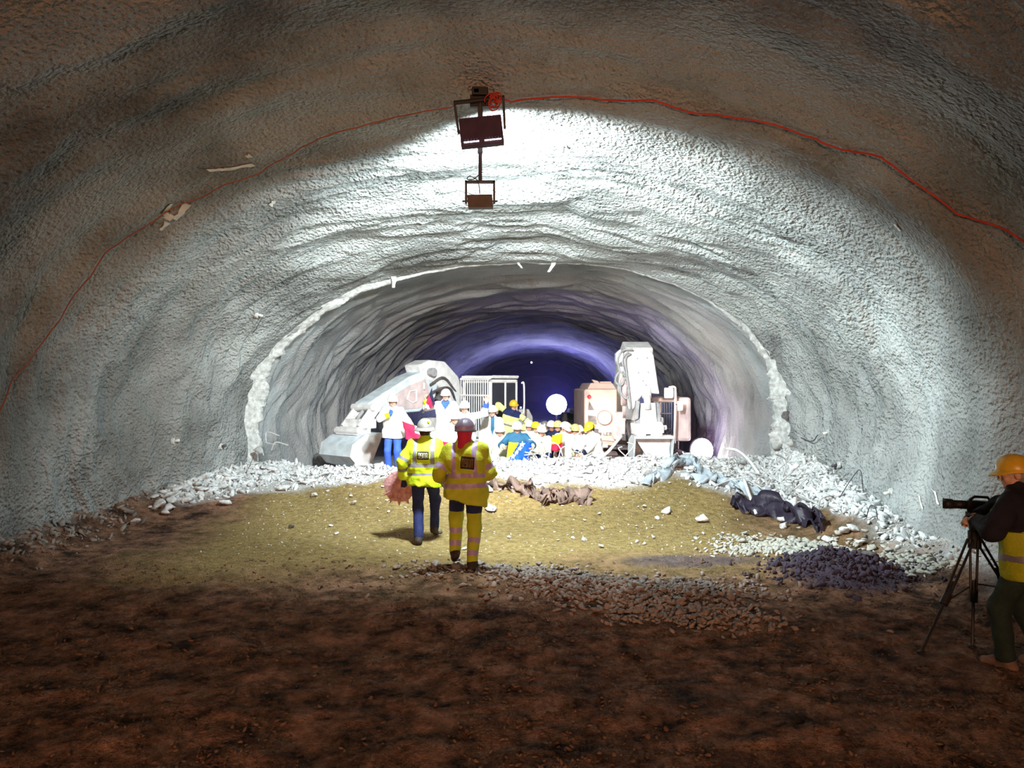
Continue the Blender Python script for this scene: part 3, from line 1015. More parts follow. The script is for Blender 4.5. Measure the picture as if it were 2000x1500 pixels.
rw = at(911, 9.2)
person('worker in long olive yellow jacket with lilac bands and a dark red hood walking away', rw, 2,
       dict(hip=(0, 0, .93), spine=(-.03, .05, 1), sy=-6, hl=(-.24, .20, .98), el=(-.55, -1, 0), hr=(.16, .24, 1.08), er=(.5, -1, 0),
            dl=(.3, .9, .2), dr=(-.4, .8, .3), handl='grip', handr='grip', fl=(-.14, .18, .16), fr=(.07, -.08, .09), kl=(-.1, 1, 0), kr=(.1, 1, 0),
            tl=(-.1, .93, -.35), hyaw=-12, hpitch=-5),
       dict(jacket='hiviz_o', trousers='hiviz_o', top_dark=.66, trouser_bands=((.33, .47), (.68, .82)), hat='hat_dark', hood='redcloth', band='reflect_p', bandmat='reflect_p',
            bands=((.03, .085), (.15, .205)), braces=.20, arm_bands=((.18, .245), (.36, .42)), hem=.13, hem_slope=.30, boots='boot', gloves=('navy', 'navy'),
            patch=('glyph_d', .045, .325, .16, .145, -.12), wrinkle=.030, bulk=1.04, cuff=.0), h=.0105, s=1.055)

# ------------------------------------------------------------------ the cameraman
cp = at(2003, 6.14)
person('cameraman in black jacket, yellow vest and yellow hard hat standing behind a tripod', cp, 50,
       dict(hip=(0, 0, .93), spine=(-.02, .10, 1), sy=-8, hl=(-.13, .34, 1.20), el=(-1, -.3, -.5), dl=(.2, 1, -.1), pl=(.6, 0, -1), handl='grip',
            hr=(.10, .34, 1.20), er=(1, .5, -.3), handr='grip', fl=(-.16, .12, .09), fr=(.10, -.14, .09), kl=(-.1, 1, 0), kr=(.1, 1, 0),
            hyaw=14, hpitch=-6, tl=(.35, 1, 0)),
       dict(jacket='blackcloth', vest='hiviz_o', vest_hem=.16, vest_bands=((.0, .05),), vest_back=True, trousers='green_d', hat='hat_yellow', hem=.10, boots='boot_t',
            hair='hair_g', skin='skin', glasses=True, gloves=(None, None), bulk=1.06, wrinkle=.022), h=.012)
t = empty('camera_tripod', (4.15, 6.66, gz(4.15, 6.66)))
tag(t, 'black two-stage tripod standing in front of the cameraman', 'tripod')
apex = Vector((4.15, 6.66, .98))
feet = [(3.51, 6.37), (4.03, 6.50), (4.95, 7.17)]
off = Vector(t.location)
for fx, fy in feet:
    ft = Vector((fx, fy, gz(fx, fy) + .02)); mb = MB(off)
    dv = (ft - apex); side = dv.cross(Vector((0, 0, 1))).normalized() * .03
    midp = apex + dv * .55
    top = apex + Vector((dv.x, dv.y, 0)).normalized() * .05 + Vector((0, 0, -.02))
    for sg in (-1, 1): mb.tube([top + side * sg, midp + side * sg * .7], .011, 8)
    mb.tube([apex + dv * .40, ft], .013, 8)
    lg = mb.build('leg', M['black'], t)
    MB(off).cyl(midp - dv.normalized() * .05, midp + dv.normalized() * .05, .036, 10).build('leg_clamp', M['black'], lg)
    MB(off).ball(ft, (.035, .035, .02), 10).build('rubber_foot', M['black'], lg)
mb = MB(off)
hub = apex + Vector((0, 0, -.42))
for fx, fy in feet:
    ft = Vector((fx, fy, .02)); mb.tube([hub, apex + (ft - apex) * .56], .007, 6)
mb.ball(hub, .022, 8); mb.build('spreader', M['black'], t)
MB(off).cyl(apex + Vector((0, 0, -.10)), apex + Vector((0, 0, .05)), .055, 16).build('crown', M['black'], t)
mb = MB(off).cyl(apex + Vector((0, 0, .05)), apex + Vector((0, 0, .12)), .045, 16, 0, .05)
mb.box(apex + Vector((-.05, -.06, .12)), apex + Vector((.05, .06, .22)))
mb.cyl(apex + Vector((-.085, 0, .16)), apex + Vector((.085, 0, .16)), .03, 12)
hd = mb.build('fluid_head', M['black'], t, False, .006)
MB(off).tube([apex + Vector((.06, -.02, .16)), apex + Vector((.20, -.12, -.02)), apex + Vector((.27, -.16, -.16))], .011, 8).build('pan_handle', M['black'], hd)
# video camera
cb = apex + Vector((0, 0, .225))
v = empty('video_camera', cb); tag(v, 'black video camera with long lens hood mounted on the tripod', 'camera')
dirv = Vector((-.86, .50, 0)); up = Vector((0, 0, 1)); sdv = dirv.cross(up)
R3 = Matrix((( -sdv.x, dirv.x, 0), (-sdv.y, dirv.y, 0), (0, 0, 1))).to_4x4()
mb = MB(); mb.box((-.045, -.16, .0), (.045, .06, .10), 0, R3); mb.build('camera_body', M['black'], v, False, .008)
mb = MB(); mb.cyl(R3 @ Vector((0, .05, .055)), R3 @ Vector((0, .20, .055)), .038, 18); mb.cyl(R3 @ Vector((0, .17, .055)), R3 @ Vector((0, .25, .055)), .044, 18, 0, .047); mb.build('lens', M['black'], v, True)
mb = MB(); mb.box((-.05, -.10, .012), (-.012, -.04, .03), 0, R3); mb.box((-.046, -.13, .005), (-.1, -.02, .012), 0, R3); mb.build('flip_screen', M['whitecable'], v)
mb = MB(); mb.tube([R3 @ Vector((0, -.12, .10)), R3 @ Vector((0, -.10, .135)), R3 @ Vector((0, .0, .135)), R3 @ Vector((0, .04, .10))], .012, 8); mb.build('top_handle', M['black'], v)

# pink disc carried by the left worker
dc = lw + Vector((-.40, .16, .82))
n = 72
vs, fs = [], []
for k in range(n):
    w = 2 * math.pi * k / n
    low = max(0, -math.sin(w) - .05)
    tooth = (.055 if k % 6 == 0 else .0) * (1 if -math.sin(w) > .35 else 0)
    rr = .235 + tooth + .008 * math.sin(5 * w)
    for yy in (-.022, .022): vs.append((rr * math.cos(w), yy, rr * math.sin(w)))
vs += [(0, -.05, 0), (0, .05, 0)]
for k in range(n):
    k2 = (k + 1) % n
    fs += [(2 * k, 2 * k + 1, 2 * k2 + 1, 2 * k2), (2 * k, 2 * k2, 2 * n), (2 * k2 + 1, 2 * k + 1, 2 * n + 1)]
d_ = empty('toothed_disc', dc, math.radians(-12)); tag(d_, 'pink mottled disc with pointed teeth along its lower edge held by worker', 'disc')
mk('disc_plate', vs, fs, M['disc'], d_)
mb = MB(); mb.tube([(.06, -.03, .17), (.07, -.065, .20), (.13, -.065, .21), (.15, -.03, .18)], .012, 8); mb.build('handle', M['disc'], d_)
# ------------------------------------------------------------------ broken edge of the opening
def tunnel_pt(px, py, inset=.03):
    """point on the near lining along a line of sight, with its (u, d)"""
    d = np.arange(3.5, 16.1, .02)
    x, z = (px - 1000) / F * d, CZ - (py - 750) / F * d
    L, Rr, zc, xc = near_par(d)
    a = np.where(x < xc, xc - L, Rr - xc)
    lo = np.clip((ZS - z) / 2.6, 0, 2)
    hit = np.where(z >= ZS, ((x - xc) / a)**2 + ((z - ZS) / (zc - ZS))**2 >= 1, np.where(x < xc, x < L - .25 * lo, x > Rr - .75 * lo**1.6))
    k = int(np.argmax(hit)) if hit.any() else len(d) - 1
    sg = 1 if x[k] > xc[k] else -1
    u = math.atan2(abs(x[k] - xc[k]) / a[k], (z[k] - ZS) / (zc[k] - ZS)) / (math.pi / 2) * sg if z[k] >= ZS else (1 + .35 * lo[k]) * sg
    best = (float(u), float(d[k]))
    return on_wall(best[0], best[1], inset), best


def on_wall(u, d, inset=.03):
    x, y, z = [float(np.ravel(v)[0]) for v in near_surf(np.array([u]), np.array([d]))]
    n = Vector((-.2 - x, 0, (ZS - z) if abs(u) < 1 else 0)).normalized()
    return Vector((x, y, z)) + n * inset


ue = np.concatenate([np.linspace(-1.32, 1.32, 760)])
w_ = np.interp(ue, [-1.35, -.95, -.55, -.35, -.1, .45, .6, .85, 1.0, 1.35], [.14, .15, .10, .05, .012, .014, .06, .14, .24, .20])
rowsd = [(15.62, -.05), (15.80, .18), (15.92, .62), (16.02, 1.0), (16.12, .8), (16.22, .3), (16.30, -.6), (16.34, -2.5)]
vs = []
for j, (dd, k) in enumerate(rowsd):
    nn = fbm(ue * 40, dd * 9 + 0 * ue, 1.5 + 3.7 * j, 3) * .8 + fbm(ue * 12, 0 * ue, 2.5, 2) * .6
    inset = k * w_ * (1 + nn) if k > 0 else k * .12 + 0 * ue
    dd_ = 16.14 - (16.14 - dd) * np.clip(w_ / .2, .12, 1) if dd < 16.14 else dd
    dj = dd_ + .10 * fbm(ue * 30, 0 * ue + j * 5., 9.5, 2) * (w_ / .2) + .22 * fbm(ue * 6, 0 * ue, 4.5, 2) * np.clip(w_ / .15, .1, 1)
    x, y, z = near_surf(ue, np.minimum(dj, 16.1))
    n = np.stack([.2 - x - .3, np.where(np.abs(ue) < 1, ZS - z, 0)], -1); n /= np.linalg.norm(n, axis=1, keepdims=True)
    vs.append(np.stack([x + n[:, 0] * inset, dj, z + n[:, 1] * inset], -1))
V = np.stack(vs, 1)
I = np.arange(V.shape[0] * V.shape[1]).reshape(V.shape[:2])
q = np.stack([I[:-1, :-1], I[:-1, 1:], I[1:, 1:], I[1:, :-1]], -1).reshape(-1, 4)
tag(mk('trim_1', V.reshape(-1, 3), q, M['broken']), kind='structure')


# ------------------------------------------------------------------ stones
def rock(seed, sub=2, planes=14, flat=.75):
    rg = np.random.default_rng(seed)
    bm = bmesh.new(); bmesh.ops.create_icosphere(bm, subdivisions=sub, radius=1)
    V = np.array([v.co[:] for v in bm.verts]); Fs = np.array([[v.index for v in f.verts] for f in bm.faces]); bm.free()
    for _ in range(planes):
        n = vn(rg.normal(size=3)); c = rg.uniform(.34, .72)
        dd = V @ n - c; V = V - np.where(dd > 0, dd, 0)[:, None] * n
    V = V * np.array([1.0, rg.uniform(.6, .9), flat * rg.uniform(.6, .9)])
    V = V + .03 * rg.normal(size=V.shape)
    return V, Fs


ROCKS = [rock(100 + i) for i in range(12)]
PEB = [rock(200 + i, 1, 8, .7) for i in range(14)]


def rot3(rg):
    q_ = vn(rg.normal(size=4)); a, b, c, d = q_
    return np.array([[1 - 2 * (c * c + d * d), 2 * (b * c - a * d), 2 * (b * d + a * c)], [2 * (b * c + a * d), 1 - 2 * (b * b + d * d), 2 * (c * d - a * b)], [2 * (b * d - a * c), 2 * (c * d + a * b), 1 - 2 * (b * b + c * c)]])


def stuff(name, pts, sizes, mats, label, cat, elong=1.0, tilt=.5):
    Vs, Fs, Ms, b = [], [], [], 0
    for (x, y, z), s_ in zip(pts, sizes):
        V, Fc = PEB[RND.randrange(len(PEB))]
        Rm = rot3(rng) if tilt > .9 else (np.array(Matrix.Rotation(RND.uniform(0, 6.28), 3, 'Z') @ Matrix.Rotation(RND.gauss(0, tilt), 3, 'X') @ Matrix.Rotation(RND.gauss(0, tilt), 3, 'Y')))
        sc_ = np.array([s_ * RND.uniform(1, elong), s_, s_])
        Vs.append((V * sc_) @ Rm.T + (x, y, z)); Fs.append(Fc + b); b += len(V)
        Ms.append(np.full(len(Fc), RND.randrange(len(mats))))
    o = mk(name, np.concatenate(Vs), np.concatenate(Fs), mats, None, False, np.concatenate(Ms))
    return tag(o, label, cat, None, 'stuff')


_meshes = {}


def stone(x, y, s_, material, label, group, cat='stone', sink=.25, name='stone', flat=1.0, z=None, idx=None):
    i = RND.randrange(len(ROCKS)) if idx is None else idx
    key = (i, material)
    if key not in _meshes:
        V, Fc = ROCKS[i]
        o = mk(name, V, Fc, M[material]); _meshes[key] = o.data
        bpy.data.objects.remove(o)
    o = bpy.data.objects.new(name, _meshes[key]); COL.objects.link(o)
    zz = gz(x, y) if z is None else z
    o.location = (x, y, zz + s_ * .55 * flat * (1 - sink * 1.2)); o.rotation_euler = (RND.gauss(0, .25), RND.gauss(0, .25), RND.uniform(0, 6.28))
    o.scale = (s_, s_, s_ * flat)
    return tag(o, label, cat, group)


def gpt(px, py):
    """point on the ground seen at a pixel"""
    lo = None
    for d in np.arange(4.0, 19, .03):
        x = (px - 1000) / F * d; z = CZ - (py - 750) / F * d
        if z <= gz(x, d): return x, d
    return (px - 1000) / F * 17, 17.0


# single, recognisable stones
for (px, py, s_, mt, lb) in (
        (568, 1032, .085, 'darkstone', 'dark rounded stone alone on the brown earth left of the workers'),
        (860, 1042, .075, 'darkstone', 'dark and white stone on the sand between the two workers'),
        (690, 987, .095, 'stone', 'pale flat stone on the sand left of the pink disc'),
        (612, 971, .12, 'stone', 'largest pale flat stone on the sand towards the left rubble'),
        (1373, 1021, .17, 'stone', 'pale flat slab shard lying alone on the ochre sand right of centre'),
        (1303, 1003, .16, 'stone', 'big pale lump at the foot of the rubble in front of the excavator bucket'),
        (1700, 1092, .17, 'darkstone', 'dark flat boulder at the foot of the right wall'),
        (960, 1000, .19, 'stone', 'broad pale slab lying right beside the olive jacketed worker'),
        (952, 962, .22, 'stone', 'tall pale block standing right beside the olive jacketed worker'),
        (1000, 958, .17, 'stone', 'pale angular block on the sand right of the olive jacketed worker'),
        (745, 905, .20, 'stone', 'squarish block on the rubble crest below the blue trousers'),
        (702, 925, .16, 'stone', 'rounded pale block on the rubble below the left excavator bucket'),
        (640, 1480, .0, 'stone', '')):
    if s_: 
        x, y = gpt(px, py); stone(x, y, s_, mt, lb, None, flat=.8 if s_ > .15 else 1)
n = 0
while n < 95:
    x, y = RND.uniform(-4.2, 3.6), RND.uniform(10.2, 15.0)
    px = 1000 + x / y * F
    if RND.random() > (.15 + .85 * (y - 10) / 4.5)**1.5 or (abs(x + 1.3) < .5 and y < 11.8): continue
    stone(x, y, RND.uniform(.025, .075), 'stone', 'small pale stone lying loose on the ochre sand', 'pale stones scattered on the sand'); n += 1
n = 0
while n < 90:
    x, y = RND.uniform(-4.5, 5.2), RND.uniform(13.6, 17.0)
    if look(DG, x, y) < .6: continue
    stone(x, y, RND.uniform(.09, .22), 'rubble', 'pale broken chunk of lining lying in the rubble ridge', 'broken chunks on the rubble ridge', name='rubble_chunk', cat='chunk', flat=.8); n += 1
n = 0
while n < 45:
    t_ = RND.random(); x, y = -6.7 + 1.6 * t_ + RND.gauss(0, .35), 12.6 + 3.4 * t_ + RND.gauss(0, .3)
    if x < -6.5 + (y - 12.6) * .3: continue
    stone(x, y, RND.uniform(.09, .21), 'rubble', 'pale broken chunk in the rubble heap along the left wall', 'broken chunks along the left wall', name='rubble_chunk', cat='chunk', flat=.8); n += 1
n = 0
while n < 45:
    t_ = RND.random(); x, y = 5.3 - .2 * t_ + RND.gauss(0, .35), 14.8 - 4.3 * t_ + RND.gauss(0, .3)
    if x > 5.6: continue
    stone(x, y, RND.uniform(.07, .17), 'rubble', 'pale broken chunk in the rubble heap along the right wall', 'broken chunks along the right wall', name='rubble_chunk', cat='chunk', flat=.8); n += 1
# loose gravel
GP = [((-.85, 9.3), (.6, 9.0), (.45)), ((.0, 8.6), (2.0, 7.9), .5), ((.9, 8.2), (2.5, 8.6), .5), ((1.2, 7.6), (2.4, 7.3), .35)]


def gravel_pt(segs):
    a, b, wd = segs[RND.randrange(len(segs))]
    t_ = RND.random()
    return a[0] + (b[0] - a[0]) * t_ + RND.gauss(0, wd * .8), a[1] + (b[1] - a[1]) * t_ + RND.gauss(0, wd * .55)


pts, sz = [], []
for i in range(2300):
    x, y = gravel_pt(GP); s_ = RND.uniform(.018, .055)
    pts.append((x, y, gz(x, y) + s_ * .25)); sz.append(s_)
stuff('gravel', pts, sz, [M['gravel']], 'grey brown gravel spread across the earth in front of the workers', 'gravel', 1.5)
for i in range(110):
    x, y = gravel_pt(GP)
    stone(x, y, RND.uniform(.05, .095), 'gravel', 'grey brown stone lying in the gravel spread on the dark earth', 'larger stones in the gravel spread')
GP2 = [((3.3, 11.3), (4.7, 10.2), .35), ((3.1, 10.3), (4.3, 10.6), .3), ((4.6, 9.8), (5.0, 8.8), .22)]
pts, sz = [], []
for i in range(1500):
    x, y = gravel_pt(GP2); s_ = RND.uniform(.02, .06)
    if x > 5.4: continue
    pts.append((x, y, gz(x, y) + s_ * .25)); sz.append(s_)
stuff('gravel', pts, sz, [M['gravel_pale']], 'pale gravel bank on the right below the dark membrane', 'gravel', 1.5)
for i in range(60):
    x, y = gravel_pt(GP2)
    if x > 5.3: continue
    stone(x, y, RND.uniform(.06, .11), 'gravel_pale', 'pale stone in the gravel bank below the dark membrane', 'larger stones in the pale gravel bank')
# clods with shade and purple light painted in and crumbs on the mud
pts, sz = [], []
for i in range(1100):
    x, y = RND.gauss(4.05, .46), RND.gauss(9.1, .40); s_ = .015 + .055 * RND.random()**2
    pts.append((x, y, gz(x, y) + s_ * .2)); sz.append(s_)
M['clod'] = mat('shade_violet_clods', (.052, .040, .062), .95, .4, 6, .5, 25)
stuff('dirt', pts, sz, [M['clod']], 'clod heap in painted violet grey shade on the floor right of the gravel', 'dirt', 1.4, 1.0)
pts, sz = [], []
for i in range(5200):
    y = 4.3 + 5.6 * RND.random()**1.3; x = RND.uniform(-.75, .75) * y; s_ = RND.uniform(.006, .03) * (.7 + .06 * y)
    if vnoise(x * 1.2, y * 1.2, 3.3) < -.15 and RND.random() < .8: continue
    pts.append((x, y, gz(x, y) + s_ * .1)); sz.append(s_)
M['crumb'] = mat('brown_crumbs', (.13, .08, .052), .95, .5, 6, .5, 25)
stuff('dirt', pts, sz, [M['crumb']], 'brown crumbs of trampled earth strewn over the dark foreground floor', 'dirt', 1.7, .6)
pts, sz = [], []
for i in range(1500):
    x, y = RND.uniform(-4.6, 3.8), 10.0 + 4.8 * RND.random()**.8; s_ = .006 + .018 * RND.random()**3
    pts.append((x, y, gz(x, y) + s_ * .2)); sz.append(s_)
stuff('gravel', pts, sz, [M['stone']], 'tiny pale specks of stone strewn over the ochre sand', 'gravel', 1.5, .6)
pts, sz = [], []
for i in range(700):
    y = RND.uniform(8.5, 14.0); x = -6.75 + RND.gauss(.15, .22); s_ = .015 + .07 * RND.random()**2.5
    if x < -6.85: continue
    pts.append((x, y, gz(x, y) + s_ * .3)); sz.append(s_)
M['spoil'] = mat('grey_brown_spoil', (.24, .22, .20), .95, .35, 4, .5, 25)
stuff('rubble', pts, sz, [M['spoil']], 'grey brown spoil lying along the foot of the left wall', 'rubble', 1.8, .7)
# fine rubble
pts, sz = [], []
while len(pts) < 10500:
    k = RND.random()
    if k < .5: x, y = RND.uniform(-5.4, 5.6), RND.uniform(13.3, 18.2)
    elif k < .75:
        t_ = RND.random(); x, y = -7.0 + 2.0 * t_ + RND.gauss(0, .4), 12.4 + 4 * t_ + RND.gauss(0, .35)
    else:
        t_ = RND.random(); x, y = 5.5 - .5 * t_ + RND.gauss(0, .38), 15.5 - 5.6 * t_ + RND.gauss(0, .35)
    if x > 5.75 or x < -6.5 + max(0, y - 12.5) * .22: continue
    if look(DG, x, y) < RND.uniform(.25, .9): continue
    s_ = .016 + .075 * RND.random()**2.6
    pts.append((x, y, gz(x, y) + s_ * .3)); sz.append(s_)
stuff('rubble', pts, sz, [M['rubble']], 'fine pale rubble covering the ridge under the opening', 'rubble', 2.2, .8)


# the boulder and slab in the broken corner of the opening
def lump(name, px, py, d, s_, mt, lb, cat, idx, sc_=(1, 1, 1), rot=(0, 0, 0)):
    V, Fc = ROCKS[idx]
    o = mk(name, V, Fc, M[mt]); o.location = P(px, py, d); o.scale = [s_ * k for k in sc_]; o.rotation_euler = rot
    return tag(o, lb, cat)


lump('boulder', 1538, 812, 15.6, .30, 'darkstone', 'dark rock exposed in the broken right edge of the opening', 'boulder', 3, (.9, .8, 1.1))
lump('concrete_slab', 1553, 862, 15.55, .34, 'stone', 'pale curved slab of sprayed concrete peeling off the right edge', 'slab', 5, (.75, .3, 1.1), (0, .2, .4))
lump('boulder', 1520, 870, 15.9, .22, 'broken', 'pale rock under the dark rock in the broken right edge', 'boulder', 7)
lump('boulder', 507, 880, 15.9, .18, 'broken', 'pale rock at the foot of the left edge of the opening', 'boulder', 2)


# crumpled membranes
def ribbon(name, path, width, mt, lb, cat, crump=.06, thick=.012, seed=0, nu=60, nv=8, wdir=(0, 0, 1)):
    pt = bez(path, nu); n_ = len(pt); vs = []
    wd = Vector(wdir).normalized()
    for i, p in enumerate(pt):
        for j in range(nv):
            t_ = j / (nv - 1) - .5
            c = crump
            q = p + wd * (width * t_ * (1 + .7 * float(vnoise(i * .21, seed, j * .4))))
            vs.append((q.x + c * float(vnoise(i * .17 + .2 * j, j * .8, seed + 1.)), q.y + c * float(vnoise(i * .15, j * .8 + .1 * i, seed + 5.)), q.z + c * 1.3 * float(vnoise(i * .17, j * .8, seed + 9.))))
    fs = [(i * nv + j, i * nv + j + 1, (i + 1) * nv + j + 1, (i + 1) * nv + j) for i in range(n_ - 1) for j in range(nv - 1)]
    o = mk(name, vs, fs, M[mt], smooth=True)
    m = o.modifiers.new('thickness', 'SOLIDIFY'); m.thickness = thick
    return tag(o, lb, cat)


def gp3(px, py, lift=.08):
    x, y = gpt(px, py); return Vector((x, y, gz(x, y) + lift))


ribbon('plastic_sheet', [gp3(1262, 947, .06), gp3(1285, 935, .1), gp3(1318, 918, .14), gp3(1350, 912, .12), gp3(1368, 925, .06)], .34, 'membrane', 'crumpled pale blue plastic strip draped over the rubble right of centre', 'plastic sheet', .12, seed=3, wdir=(.3, 1, .35))
ribbon('plastic_sheet', [gp3(1350, 940, .06), gp3(1400, 946, .1), gp3(1450, 962, .08), gp3(1500, 975, .06)], .24, 'membrane', 'twisted grey membrane strip lying across the rubble towards the dark sheet', 'plastic sheet', .12, seed=8, wdir=(.2, 1, .3))
ribbon('plastic_sheet', [gp3(1432, 992, .09), gp3(1470, 1003, .13), gp3(1520, 1012, .15), gp3(1570, 1030, .12), gp3(1612, 1036, .08)], .42, 'tarp', 'dark violet plastic sheet hanging out under the right rubble heap', 'plastic sheet', .10, seed=4, wdir=(.15, .55, .75))
ribbon('plastic_sheet', [gp3(1060, 975, .05), gp3(1085, 981, .08), gp3(1110, 980, .08), gp3(1150, 985, .05)], .26, 'brownsheet', 'brown torn membrane sticking out at the centre foot of the rubble', 'plastic sheet', .12, seed=6, wdir=(.1, .7, .6))
ribbon('plastic_sheet', [gp3(950, 946, .06), gp3(985, 956, .1), gp3(1030, 966, .08), gp3(1062, 985, .05)], .16, 'brownsheet', 'narrow brown membrane edge along the rubble right of the olive jacketed worker', 'plastic sheet', .14, seed=7, wdir=(.1, .7, .6))
ribbon('plastic_sheet', [gp3(1380, 880, .0) + Vector((0, 0, .0)), gp3(1400, 905, .1), gp3(1440, 900, .2)], .22, 'membrane', 'short pale membrane scrap near the glowing floor lamp', 'plastic sheet', .1, seed=9, wdir=(.2, 1, .2)) if False else None


# ------------------------------------------------------------------ bent rods, wires, cables
def rod(name, path, r, mt, lb, cat, group=None, n=20):
    mb = MB(); mb.tube(bez(path, n), r, 7)
    return tag(mb.build(name, M[mt], None, True), lb, cat, group)


def gd(px, py, d): return P(px, py, d)


rod('steel_tube', [P(1160, 902, 16.2), P(1185, 885, 16.4), P(1205, 862, 16.7), P(1214, 852, 17.0)], .035, 'machine', 'thick pale bent tube rising from the rubble in front of the right excavator', 'tube')
rod('reinforcing_rod', [P(1418, 876, 15.4), P(1440, 880, 15.3), P(1462, 898, 14.9), P(1482, 925, 14.4)], .030, 'machine', 'pale bent rod arching over the rubble beside the right edge of the opening', 'rod')
rod('timber_prop', [P(1453, 936, 13.6), P(1462, 962, 13.2), P(1477, 1004, 12.6)], .028, 'stone', 'pale straight stick leaning out of the dark plastic sheet', 'stick')
rod('reinforcing_rod', [P(1395, 950, 13.9), P(1425, 938, 13.9), P(1455, 935, 13.7), P(1500, 962, 13.2), P(1560, 1000, 12.2)], .012, 'steel', 'long thin rod arching above the dark plastic sheet', 'rod')
rod('reinforcing_rod', [P(1500, 925, 13.4), P(1560, 965, 12.6), P(1630, 1000, 11.8), P(1676, 1020, 11.2)], .014, 'steel', 'long straight rod running down the right rubble heap', 'rod')
rod('reinforcing_rod', [P(1545, 838, 15.5), P(1560, 852, 15.2), P(1585, 862, 14.6), P(1597, 850, 14.3)], .011, 'darkgrey', 'thin dark rod curling out beside the pale curved slab', 'rod')
rod('reinforcing_rod', [P(1320, 902, 15.9), P(1325, 893, 15.9), P(1322, 884, 15.9)], .014, 'machine', 'short pale rod forking up right of the excavator bucket', 'rod')
rod('reinforcing_rod', [P(1334, 902, 15.9), P(1338, 892, 15.9), P(1333, 882, 15.9)], .014, 'machine', 'short pale curved rod beside the forked one right of the bucket', 'rod')
rod('wire', [P(1640, 972, 11.0), P(1660, 940, 10.7), P(1680, 918, 10.5), P(1686, 960, 10.5)], .006, 'darkgrey', 'thin wire bowing from the right wall above the rubble heap', 'wire')
rod('wire', [P(1692, 1010, 10.3), P(1700, 988, 10.2), P(1710, 992, 10.1), P(1714, 1014, 10.1)], .006, 'darkgrey', 'small hooped wire at the foot of the right wall', 'wire')
rod('wire', [P(478, 930, 15.2), P(492, 900, 15.2), P(500, 880, 15.3)], .007, 'darkgrey', 'thin straight wire leaning at the left wall beside the rubble', 'wire')
for (px, py, l, a_, bend) in ((1072, 892, .5, -2.3, .2), (1090, 896, .6, -.5, .25), (1100, 893, .7, -2.5, .2), (1118, 888, .6, -1.2, .15), (1125, 892, .5, -1.4, .1), (1062, 885, .5, -2.4, .2),
                              (1135, 897, .5, -.3, .2), (1030, 895, .35, -.2, .3), (1218, 895, .4, -1.3, .2), (1232, 900, .4, -2.1, .2), (1245, 905, .3, -.6, .2), (1052, 900, .4, -2.6, .1),
                              (1085, 903, .8, -2.9, .2), (1110, 905, .8, -.2, .2), (1145, 900, .6, -2.7, .15), (520, 865, .35, -.5, .3), (530, 880, .4, -.3, .25), (515, 890, .35, -.8, .3),
                              (1478, 940, .5, -.9, .15), (1500, 955, .5, -2.4, .15), (1520, 945, .6, -.8, .2), (1490, 965, .4, -1.9, .2), (1540, 965, .5, -.6, .2), (1555, 985, .5, -2.2, .1),
                              (1510, 925, .5, -1.2, .2), (1530, 930, .5, -2.0, .15), (1580, 985, .4, -.7, .1), (1600, 1000, .4, -.9, .15), (1485, 990, .5, -.2, .2)):
    if px < 600: d0, lb, gp = 16.1, 'pale bent rod end sticking out of the left edge of the opening', 'rod ends at the left edge'
    elif px > 1400: d0, lb, gp = None, 'pale bent rod in the tangle on the right rubble heap', 'tangle of rods on the right heap'
    else: d0, lb, gp = 16.6, 'pale bent rod lying in the tangle in front of the crowd', 'tangle of rods before the crowd'
    if d0 is None: d0 = float(np.interp(px, [1470, 1610], [14.2, 11.9]))
    p0 = P(px, py, d0); l *= .9
    e = p0 + Vector((math.cos(a_) * l, RND.uniform(-.15, .15), -math.sin(a_) * l))
    mdp = (p0 + e) / 2 + Vector((-math.sin(a_) * bend * RND.choice((-1, 1)), RND.uniform(-.1, .1), bend * .5))
    rod('reinforcing_rod', [p0, mdp, e], .013, 'steel', lb, 'rod', gp)
# strips hanging at the crown of the opening
for (path, lb) in (([(1013, 503), (1012, 512), (1019, 524)], 'curled pale strip hanging from the crown of the opening, left of two'),
                   ([(1081, 507), (1080, 518), (1071, 531)], 'broader pale strip hanging from the crown of the opening, right of two'),
                   ([(769, 540), (770, 550), (768, 562)], 'frayed pale rag hanging from the upper left edge of the opening')):
    q_ = [P(x, y, 15.95) for x, y in path]
    mb = MB()
    wdt = .035 if 'curled' in lb else .06
    vs = []
    for i, p in enumerate(bez(q_, 12)): vs += [p + Vector((-wdt * (1 - .05 * i), .02 * math.sin(i), 0)), p + Vector((wdt * (1 - .05 * i), -.02 * math.sin(i), 0))]
    o = mk('hanging_strip', vs, [(2 * i, 2 * i + 1, 2 * i + 3, 2 * i + 2) for i in range(len(vs) // 2 - 1)], M['white_cloth'])
    m = o.modifiers.new('thickness', 'SOLIDIFY'); m.thickness = .012
    tag(o, lb, 'strip')
